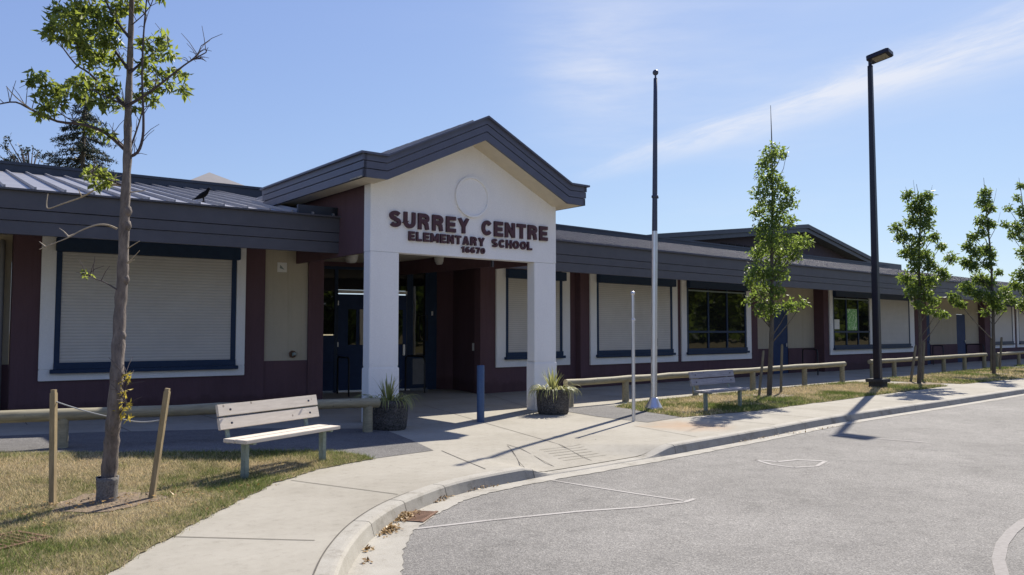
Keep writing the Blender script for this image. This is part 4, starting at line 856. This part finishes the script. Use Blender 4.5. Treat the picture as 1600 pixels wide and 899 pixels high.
# lamp post
t = empty('lamp_post', (23.02, 10.44, 0), rad(0), 'tall dark lamp post with one flat lamp head on a square plinth', 'street lamp')
b = MB(); b.box((-.19, -.19, -.05), (.19, .19, .165), M['concrete_base'], None, .01); b.box((-.25, -.25, .166), (.25, .25, .26), M['concrete_base'], None, .012); b.build('plinth', t)
b = MB(); vs = []
for z, r in ((.26, .098), (3, .088), (6.5, .072), (9.3, .06)):
    c_ = r*.25
    vs += [(-r, -r+c_, z), (-r+c_, -r, z), (r-c_, -r, z), (r, -r+c_, z), (r, r-c_, z), (r-c_, r, z), (-r+c_, r, z), (-r, r-c_, z)]
b.add(vs, [[i*8+k, i*8+(k+1) % 8, (i+1)*8+(k+1) % 8, (i+1)*8+k] for i in range(3) for k in range(8)]+[list(range(24, 32))], M['pole']); b.build('pole', t)
b = MB(); b.lathe([(.075, 9.3), (.075, 9.33), (.05, 9.34), (.05, 9.5), (.06, 9.5), (.06, 9.56), (0, 9.57)], M['pole'], 16); b.build('bracket', t)
b = MB(); Th = Matrix.Translation((0, 0, 9.52)) @ Matrix.Rotation(rad(9), 4, 'Y') @ Matrix.Rotation(rad(-9), 4, 'X')
b.prism([(-.08, .05), (-.08, -.50), (-.04, -.56), (.28, -.56), (.32, -.50), (.32, .05), (.28, .09), (-.04, .09)], 0, .12, M['pole'], 'z', Th); hd = b.build('lamp_head', t)
b = MB(); b.box((-.02, -.46, -.012), (.26, -.06, -.001), M['lens'], Th); b.build('lens', hd)
# ------------------------------------------------------------------ trees
def leaves(C, n, size, wid, flat=.5):
    """C: (k,4) clusters x,y,z,r -> folded rhombus leaves. returns V, F"""
    w = C[:, 3]**2; idx = RNG.choice(len(C), n, p=w/w.sum())
    d = RNG.normal(0, 1, (n, 3)); d /= np.linalg.norm(d, axis=1)[:, None]; r = RNG.random(n)**.5
    P = C[idx, :3]+d*(C[idx, 3]*r)[:, None]*np.array([1, 1, .9])
    a = RNG.normal(0, 1, (n, 3)); a[:, 2] -= .5; a /= np.linalg.norm(a, axis=1)[:, None]
    u = RNG.normal(0, 1, (n, 3)); u -= a*(u*a).sum(1)[:, None]; u /= np.linalg.norm(u, axis=1)[:, None]; nn = np.cross(a, u)
    s = size*RNG.uniform(.6, 1.25, n)[:, None]; ww = wid*RNG.uniform(.7, 1.2, n)[:, None]
    base = P; mid = P+a*s*.45; tip = P+a*s-nn*s*.12
    V = np.stack([base, mid+u*ww/2+nn*ww*.18, tip, mid-u*ww/2+nn*ww*.18], 1).reshape(-1, 3)
    k = np.arange(n)*4; F = np.concatenate([np.c_[k, k+1, k+2], np.c_[k, k+2, k+3]])
    return V, F
def to3(pl, depth, B=None):
    if B is None: B = TREE1_BASE
    D = B[0]*FWD.x+B[1]*FWD.y; b = B[0]*RGT.x+B[1]*RGT.y; k = (D+depth)/D   # size measured at depth D, same angular size at D+depth
    return Vector((0, 0, 1.6+(pl[1]-1.6)*k))+RGT*((pl[0]+b)*k-b)+FWD*depth
# nearest tree
tx, ty = TREE1_BASE
t = empty('ash_tree', (tx, ty, hgt(tx, ty)), 0, 'young ash tree with thin leaning trunk at the front left', 'tree')
b = MB(); BR = TREE1_BR
tr = [to3(p, .04*math.sin(i*1.3)) for i, p in enumerate(BR['trunk'])]; tr = [Vector(p) for p in catmull([tuple(p) for p in tr], 4)]
Lr = len(tr); rs = [max(.010, .073-.0105*p.z+.012*math.exp(-p.z*6)) for p in tr]
rs = [r*(1+.09*math.sin(i*2.3)*(1 if i % 5 else 1.4)) for i, r in enumerate(rs)]
b.tube(tr, rs, M['bark'], 14)
for z_, s_ in ((2.75, .02), (2.6, .018), (1.6, .008), (2.1, .008)):   # knots
    c_ = min(tr, key=lambda p: abs(p.z-z_)); b.lathe([(0, -.06), (.03, -.04), (.042, 0), (.03, .04), (0, .06)], M['bark'], 10, tuple(c_+RGT*.028))
b.build('trunk', t)
dep = {'A': -.1, 'B': .15, 'C': -.5, 'C2': -.6, 'C3': -.5, 'D': .35, 'E': -.3, 'E2': -.4, 'E3': -.4, 'F': .3, 'G': -.2, 'H': -.25, 'I': .2, 'K': -.05, 'K2': -.08, 'K3': -.08, 'L': -.2, 'M': .2, 'N': .3, 'N2': -.3, 'O': -.15, 'Gw': .2}
limb = MB(); twig = MB(); fork0 = {'C2': 'C', 'C3': 'C', 'E2': 'E', 'E3': 'E', 'H2': 'H', 'H3': 'H', 'H4': 'H', 'H5': 'H', 'I2': 'I', 'J4': 'J3', 'K2': 'K', 'K3': 'K'}
for k, P in BR.items():
    if k == 'trunk': continue
    dd = dep.get(k, -.1); root = fork0.get(k); n = len(P)
    d0 = 0 if not root else dep.get(root, -.1)*.75
    pts = [to3(p, d0+(dd-d0)*(i/(n-1))) for i, p in enumerate(P)]
    if n > 2: pts = [Vector(p) for p in catmull([tuple(p) for p in pts], 3)]
    r0 = {'A': .016, 'B': .018, 'C': .016, 'D': .016, 'E': .016, 'F': .013, 'N': .016}.get(k, .009 if k[0] in 'HIGMO' else .006)
    if len(k) > 1 and k != 'Gw': r0 = .005
    rr = [r0*(1-.75*i/(len(pts)-1))+.0015 for i in range(len(pts))]
    bare = k[0] in 'HIJ' or k in ('C2',)
    (twig if bare else limb).tube(pts, rr, M['twig'] if bare else M['darktwig'], 6)
    for _ in range(0 if bare else n*2):    # side twigs
        i = random.randrange(1, len(pts)); q = pts[i]+Vector((random.uniform(-.16, .16), random.uniform(-.16, .16), random.uniform(-.02, .2))); limb.tube([pts[i], (pts[i]+q)/2+Vector((0, 0, .015)), q], [.004, .003, .002], M['darktwig'], 5)
limb.build('limbs', t); twig.build('bare_twigs', t)
C = []
for k, (x_, z_, r_) in enumerate(TREE1_CL):
    dpt = (-.45 if x_ < -.35 else .1) + random.uniform(-.35, .35); p = to3((x_, z_), dpt); C.append((p.x, p.y, p.z, r_*1.35))
C = np.array(C); V1, F1 = leaves(C, 5600, .085, .032); soup('crown', V1, F1, M['leaf'], t)
lt = MB()
for c_ in C:   # fine twigs inside the leaf clumps
    for _ in range(3):
        a = Vector(c_[:3])+Vector(np.random.default_rng(int(abs(c_[0]*1e4))+_).normal(0, 1, 3))*c_[3]*.6; q = Vector(c_[:3])-Vector((0, 0, c_[3]*.4)); lt.tube([q, a], [.0035, .002], M['darktwig'], 4)
lt.build('fine_twigs', t)
C = np.array([(*to3((x_, z_), -.05), r_*1.1) for x_, z_, r_ in TREE1_YEL]); V1, F1 = leaves(C, 70, .075, .022); o = soup('sprout', V1, F1, M['yleaf'], t); o['label'] = 'yellow leaf sprout low on the trunk'
b = MB(); b.lathe([(.105, -.02), (.098, .02), (.092, .12), (.098, .2), (.101, .24), (.088, .235)], simple('mesh_guard', (.16, .15, .14), .9, .5, 60, 0, 1., 90), 16, (.0, .0, 0)); b.build('trunk_guard', t)
# mulch ring under the nearest tree
def stake(a, b_, mat, r, lb, square=True, grp='stakes beside the young trees'):
    g = hgt(a[0], a[1]); t = empty('tree_stake', (a[0], a[1], g), 0, lb, 'stake', grp); o = MB(); d = Vector(b_)-Vector((a[0], a[1], a[2])); 
    q = d.to_track_quat('Z', 'Y').to_matrix().to_4x4(); Ld = d.length
    o.prism([(-r, -r), (r, -r), (r, r), (-r, r)], -.1, Ld-.03, mat, 'z', q)
    o.prism([(-r*.8, -r*.8), (r*.8, -r*.8), (r*.8, r*.8), (-r*.8, r*.8)], Ld-.03, Ld, mat, 'z', q)
    return tag(o.build('shaft', t)) and t
SL = ['upright wooden stake left of the nearest tree', 'leaning wooden stake right of the nearest tree', 'stake left of the tree by the grey bench', 'stake right of the tree by the grey bench', 'stake left of the middle young tree beyond the lamp post', 'stake right of the middle young tree beyond the lamp post', 'stake left of the second tree from the right edge', 'stake right of the second tree from the right edge']
for i, (a, b_) in enumerate(STAKES): stake(a, b_, M['stake'] if i < 2 else M['stakedark'], (.024 if i < 2 else .025 if i < 4 else .03), SL[i])
def tie(p, q, sag, lb, r=.006):
    o = MB(); p = Vector(p); q = Vector(q); o.tube([p.lerp(q, i/8)-Vector((0, 0, sag*4*(i/8)*(1-i/8))) for i in range(9)], r, M['wire'], 6)
    return tag(o.build('tree_tie'), lb, 'tree tie', 'straps tying the young trees to stakes')
h0 = hgt(tx, ty)
s0_, s1_ = Vector(STAKES[0][1]), Vector(STAKES[1][1]); tk = Vector((tx, ty, 0))+to3(BR['trunk'][3], 0)
tie((s0_.x, s0_.y, .96), (tk.x-.04, tk.y, .80), .01, 'pale strap from the upright stake to the nearest tree'); tie((tk.x+.03, tk.y, .79), (s1_.x-.03, s1_.y+.02, .76), .035, 'slack strap from the nearest tree to the leaning stake')
# right-hand trees
TL = ['tall slim young tree standing right of the grey bench', 'young tree just beyond the dark lamp post', 'narrow young tree second from the right edge', 'young tree cut off by the right edge']
for i, (((bx_, by_), cl), tk_) in enumerate(zip(TREES, TRUNKS)):
    t = empty('young_tree', (bx_, by_, 0), 0, TL[i], 'tree', 'young trees in the right grass strips')
    b = MB(); pts = [to3(p, 0, (bx_, by_)) for p in tk_]; pts = [Vector(p) for p in catmull([tuple(p) for p in pts], 5)]; zt = pts[-1].z
    r0 = (.060, .060, .066, .07)[i]; rr = [max(.006, r0*(1-p.z/zt)**.85+.004) for p in pts]; b.tube(pts, rr, M['bark2'], 10); b.build('trunk', t)
    C = []; lb = MB()
    for (x_, z_, r_) in cl:
        cx_ = float(np.interp(z_, [p.z for p in pts], [p.dot(RGT) for p in pts])); off = abs(x_-cx_)
        dpt = random.uniform(-1, 1)*max(.12, r_*.9+.25*(zt-z_)/zt); p = to3((x_, z_), dpt, (bx_, by_)); C.append((p.x, p.y, p.z, r_*1.2))
        s_ = min(pts, key=lambda q: abs(q.z-(z_-off*1.0-.25))); lb.tube([s_, s_.lerp(p, .5)+Vector((0, 0, -.04)), p], [.018, .012, .006], M['bark2'], 5)
    # bare shoots above the crown
    for k in range((1, 4, 3, 1)[i]):
        z_ = zt*random.uniform(.62, .9); s_ = min(pts, key=lambda q: abs(q.z-z_)); a = random.uniform(0, 6.28); lb.tube([s_, s_+Vector((math.cos(a)*.3, math.sin(a)*.3, .6)), s_+Vector((math.cos(a)*.4, math.sin(a)*.4, 1.05))], [.012, .007, .003], M['darktwig'], 5)
    lb.build('limbs', t)
    V1, F1 = leaves(np.array(C), (6200, 5200, 4800, 4400)[i], (.108, .13, .15, .16)[i], (.05, .06, .068, .072)[i]); soup('crown', V1, F1, M['leaf2'], t)
# conifer far behind
t = empty('pine_tree', (19.2, 84.3, 0), 0, 'tall dark conifer behind the left roof', 'tree'); b = MB(); b.tube([(0, 0, 0), (0, 0, 14), (.1, 0, 25)], [.45, .28, .05], M['bark2'], 8); b.build('trunk', t)
Vs = []; n = 0; lb = MB(); rr = random.Random(5)
for k in range(30):
    z_ = 24.4-15.5*(k/30); Lmax = .35+.56*(24.8-z_); Lmax = min(Lmax, 5.2)
    for j in range(6):
        a = rr.uniform(0, 6.28); Lb = Lmax*rr.uniform(.55, 1.05); d = Vector((math.cos(a), math.sin(a), 0)); tip = Vector((0, 0, z_))+d*Lb-Vector((0, 0, Lb*.42-.045*Lb*Lb))
        lb.tube([(0, 0, z_), Vector((0, 0, z_)).lerp(tip, .5)+Vector((0, 0, -.1)), tip], [.06, .04, .015], M['bark2'], 4)
        for q in range(int(Lb*10)):
            f = rr.uniform(.15, 1.05); c_ = Vector((0, 0, z_)).lerp(tip, f); Vs.append((c_.x+rr.gauss(0, .10), c_.y+rr.gauss(0, .10), c_.z+rr.gauss(-.04, .05), .15))
lb.build('limbs', t); V1, F1 = leaves(np.array(Vs), 26000, .34, .09); soup('crown', V1, F1, M['needle'], t)
t = empty('leafy_tree', (9.9, 56.0, 0), 0, 'thin crowned tree behind the roof at the far left edge', 'tree'); b = MB(); b.tube([(0, 0, 0), (0, 0, 11)], [.3, .08], M['bark2'], 8)
C = []
for k in range(90):
    lt_ = rr.gauss(-.5, 1.3); p = RGT*lt_+FWD*rr.gauss(0, 1.)+Vector((0, 0, rr.uniform(9.0, 13.2))); p.z -= abs(lt_+.5)*.5; C.append((*p, rr.uniform(.12, .30))); b.tube([(0, 0, p.z-2), p], [.07, .02], M['darktwig'], 4)
b.build('trunk', t); V1, F1 = leaves(np.array(C), 1700, .2, .09); soup('crown', V1, F1, M['needle'], t)
# wood beyond the field, seen mirrored in the windows
C = []
for k in range(210):
    x_ = rr.uniform(-10, 260); y_ = rr.uniform(-52, -40); H = rr.uniform(6, 15)
    for j in range(6): C.append((x_+rr.gauss(0, 1.8), y_+rr.gauss(0, 1.5), rr.uniform(1.2, H), rr.uniform(1.5, 2.6)))
V1, F1 = leaves(np.array(C), 52000, 1.3, .9); o = soup('woodland', V1, F1, M['leaf2']); tag(o, 'line of trees beyond the field, mirrored in the windows', 'woodland', None, 'stuff')
# ------------------------------------------------------------------ drain, grate, leaves, mulch, weeds
t = empty('drain_grate', (1.12, 7.15, hgt(1.12, 7.15)+.006), rad(22), 'rusty square drain grate in the lawn at the left edge', 'drain grate')
b = MB(); b.box((-.3, -.22, -.02), (.3, -.19, .02), M['rust']); b.box((-.3, .19, -.02), (.3, .22, .02), M['rust']); b.box((-.3, -.188, -.02), (-.27, .188, .02), M['rust']); b.box((.27, -.188, -.02), (.3, .188, .02), M['rust'])
b.box((-.27, -.188, -.021), (.27, .188, -.012), M['dark']); b.build('frame', t)
b = MB()
for k in range(9): b.box((-.25+k*.058, -.187, .0), (-.232+k*.058, .187, .014), M['rust'])
for k in range(5): b.box((-.268, -.15+k*.07, -.004), (.268, -.138+k*.07, .010), M['rust'])
b.build('bars', t)
t = empty('storm_drain', (4.36, 6.30, -.118), rad(36), 'rusty storm drain in the gutter under dry leaves', 'drain'); b = MB()
b.box((-.22, -.12, -.01), (.22, -.09, .004), M['rust']); b.box((-.22, .09, -.01), (.22, .12, .004), M['rust'])
b.box((-.22, -.089, -.008), (.22, .089, -.003), M['dark']); b.build('frame', t)
b = MB()
for k in range(9): b.box((-.21+k*.048, -.089, -.002), (-.18+k*.048, .089, .003), M['rust'])
b.build('bars', t)
def litter(cx_, cy_, z, sx, sy, n, ang=0):
    X = RNG.normal(0, sx, n); Y = RNG.normal(0, sy, n); c, s = math.cos(ang), math.sin(ang); P = np.c_[cx_+X*c-Y*s, cy_+X*s+Y*c, z+RNG.uniform(0, .025, n)*np.exp(-(X/sx)**2-(Y/sy)**2)*1.6]
    return P
PP = np.concatenate([litter(4.22, 6.36, -.112, .13, .045, 330, .7), litter(3.86, 6.02, -.115, .085, .035, 190, .75), litter(4.97, 6.76, -.115, .09, .025, 70, .4), litter(3.39, 5.59, -.115, .025, .018, 26, .8), litter(3.2, 5.32, -.115, .025, .015, 16, .8), litter(5.6, 6.93, -.115, .14, .012, 30, .1), litter(12.5, 7.18, -.115, 1.5, .02, 90, 0), litter(2.2, 8.1, .035, .6, .3, 260, 0)])
n = len(PP); a = RNG.normal(0, 1, (n, 3)); a[:, 2] *= .35; a /= np.linalg.norm(a, axis=1)[:, None]; u = np.cross(a, np.array([0, 0, 1.])+RNG.normal(0, .3, (n, 3))); u /= np.linalg.norm(u, axis=1)[:, None]
s_ = RNG.uniform(.02, .045, n)[:, None]; V1 = np.stack([PP-a*s_/2, PP+u*s_*.28, PP+a*s_/2+np.array([0, 0, .006]), PP-u*s_*.28], 1).reshape(-1, 3); k = np.arange(n)*4
o = soup('fallen_leaves', V1, np.c_[k, k+1, k+2, k+3], M['dleaf']); tag(o, 'dry brown leaves gathered in the gutter and under the nearest tree', 'fallen leaves', None, 'stuff')
# ------------------------------------------------------------------ sky, sun, camera
SUN_AZ, SUN_EL = 21., 42.     # azimuth from +X towards +Y
W = bpy.data.worlds.new('World'); S.world = W; W.use_nodes = True; nt = W.node_tree; nt.nodes.clear()
sky = nt.nodes.new('ShaderNodeTexSky'); sky.sky_type = 'NISHITA'; sky.sun_disc = False; sky.sun_elevation = rad(SUN_EL); sky.sun_rotation = rad(90-SUN_AZ)
sky.air_density = 1.0; sky.dust_density = .35; sky.ozone_density = 2.0; sky.altitude = 50
tc = nt.nodes.new('ShaderNodeTexCoord'); D = tc.outputs['Generated']
def vm(op, a, b=None, out='Value'):
    n = nt.nodes.new('ShaderNodeVectorMath'); n.operation = op
    for i, v in enumerate((a, b)):
        if v is None: continue
        if isinstance(v, tuple): n.inputs[i].default_value = v
        else: L(nt, v, n.inputs[i])
    return n.outputs[out]
def mt(op, a, b=0., c=None, clamp=False):
    n = nt.nodes.new('ShaderNodeMath'); n.operation = op; n.use_clamp = clamp
    for i, v in enumerate((a, b, c)):
        if v is None: continue
        if isinstance(v, (int, float)): n.inputs[i].default_value = v
        else: L(nt, v, n.inputs[i])
    return n.outputs[0]
along = mt('ARCTAN2', vm('DOT_PRODUCT', D, BAND_D), vm('DOT_PRODUCT', D, BAND_A))     # 0 at the thin end .. ~.5 rad
across = vm('DOT_PRODUCT', D, BAND_N)
cxyz = nt.nodes.new('ShaderNodeCombineXYZ'); L(nt, mt('MULTIPLY', along, 3.), cxyz.inputs[0]); L(nt, mt('MULTIPLY', across, 22.), cxyz.inputs[1])
n1 = noise(nt, 1.6, 9, .68, cxyz.outputs[0]); n1.inputs['Distortion'].default_value = .5
wid = mt('ADD', .008, mt('MULTIPLY', mt('MAXIMUM', along, 0.), .048))
shift = mt('MULTIPLY', mt('SUBTRACT', n1.outputs[0], .5), .03)
q = mt('DIVIDE', mt('ADD', across, shift), wid); gss = mt('EXPONENT', mt('MULTIPLY', mt('MULTIPLY', q, q), -1.))
fade = mt('MULTIPLY', mt('MULTIPLY_ADD', along, 6., .25, True), mt('MULTIPLY_ADD', n1.outputs[0], 2.6, -.62, True))
streak = mt('MULTIPLY', gss, fade)
cx2 = nt.nodes.new('ShaderNodeMapping'); cx2.inputs['Scale'].default_value = (1.5, 1.5, 9); cx2.inputs['Rotation'].default_value = (.25, -.2, 0); L(nt, D, cx2.inputs[0])
n2 = noise(nt, 2.2, 8, .6, cx2.outputs[0]); veil = mt('MULTIPLY_ADD', n2.outputs[0], 2.4, -1.25, True)
wsp = None
for c_, r_, k_ in ((WISP[0], 14., .8), (WISP[1], 14., .8), (WISP[2], 7., .5)):
    dd = vm('DISTANCE', D, c_); g_ = mt('MULTIPLY', mt('EXPONENT', mt('MULTIPLY', mt('MULTIPLY', dd, dd), -r_*r_)), k_); wsp = g_ if wsp is None else mt('ADD', wsp, g_)
wsp = mt('MULTIPLY', wsp, mt('MULTIPLY_ADD', n2.outputs[0], 3., -.9, True))
sx = nt.nodes.new('ShaderNodeSeparateXYZ'); L(nt, D, sx.inputs[0])
sunside = mt('MULTIPLY_ADD', vm('DOT_PRODUCT', D, (math.cos(rad(10)), math.sin(rad(10)), 0)), 1.6, -.85, True)
cloud = mt('ADD', mt('ADD', mt('MULTIPLY', streak, .85), mt('MULTIPLY', wsp, .42)), mt('MULTIPLY', mt('MULTIPLY', veil, sunside), .22), clamp=False)
cloud = mt('MINIMUM', cloud, .85)
sp_ = nt.nodes.new('ShaderNodeSeparateColor'); L(nt, sky.outputs[0], sp_.inputs[0]); cb_ = nt.nodes.new('ShaderNodeCombineColor')
for i in range(3): L(nt, mt('MULTIPLY', mt('POWER', sp_.outputs[i], SKY_P[i]), SKY_K[i]), cb_.inputs[i])
skyc = cb_.outputs[0]
cc = mixc(nt, cloud, skyc, CLOUD)
bg = nt.nodes.new('ShaderNodeBackground'); bg.inputs[1].default_value = SKY_STR; L(nt, cc, bg.inputs[0]); wo = nt.nodes.new('ShaderNodeOutputWorld'); L(nt, bg.outputs[0], wo.inputs[0])
ld = bpy.data.lights.new('sun', 'SUN'); ld.energy = SUN_E; ld.angle = rad(.53); ld.color = (1., .93, .82); lo = bpy.data.objects.new('sun', ld); COL.objects.link(lo)
sd = Vector((math.cos(rad(SUN_EL))*math.cos(rad(SUN_AZ)), math.cos(rad(SUN_EL))*math.sin(rad(SUN_AZ)), math.sin(rad(SUN_EL)))); lo.rotation_euler = sd.to_track_quat('Z', 'Y').to_euler(); lo.location = sd*60
cd = bpy.data.cameras.new('camera'); co = bpy.data.objects.new('camera', cd); COL.objects.link(co); S.camera = co
cd.sensor_width = 36; cd.lens = 36*1255/1600; cd.clip_end = 3000; cd.clip_start = .05
co.location = (0, 0, 1.6); fwd = Vector(CAM_F); co.rotation_euler = fwd.to_track_quat('-Z', 'Y').to_euler()
S.view_settings.view_transform = 'Standard'; S.view_settings.look = 'None'; S.view_settings.exposure = EXPO; S.view_settings.gamma = 1
S.render.engine = 'CYCLES'; S.cycles.max_bounces = 6; S.cycles.diffuse_bounces = 3; S.cycles.transparent_max_bounces = 4
S.render.resolution_x = 1024; S.render.resolution_y = 575
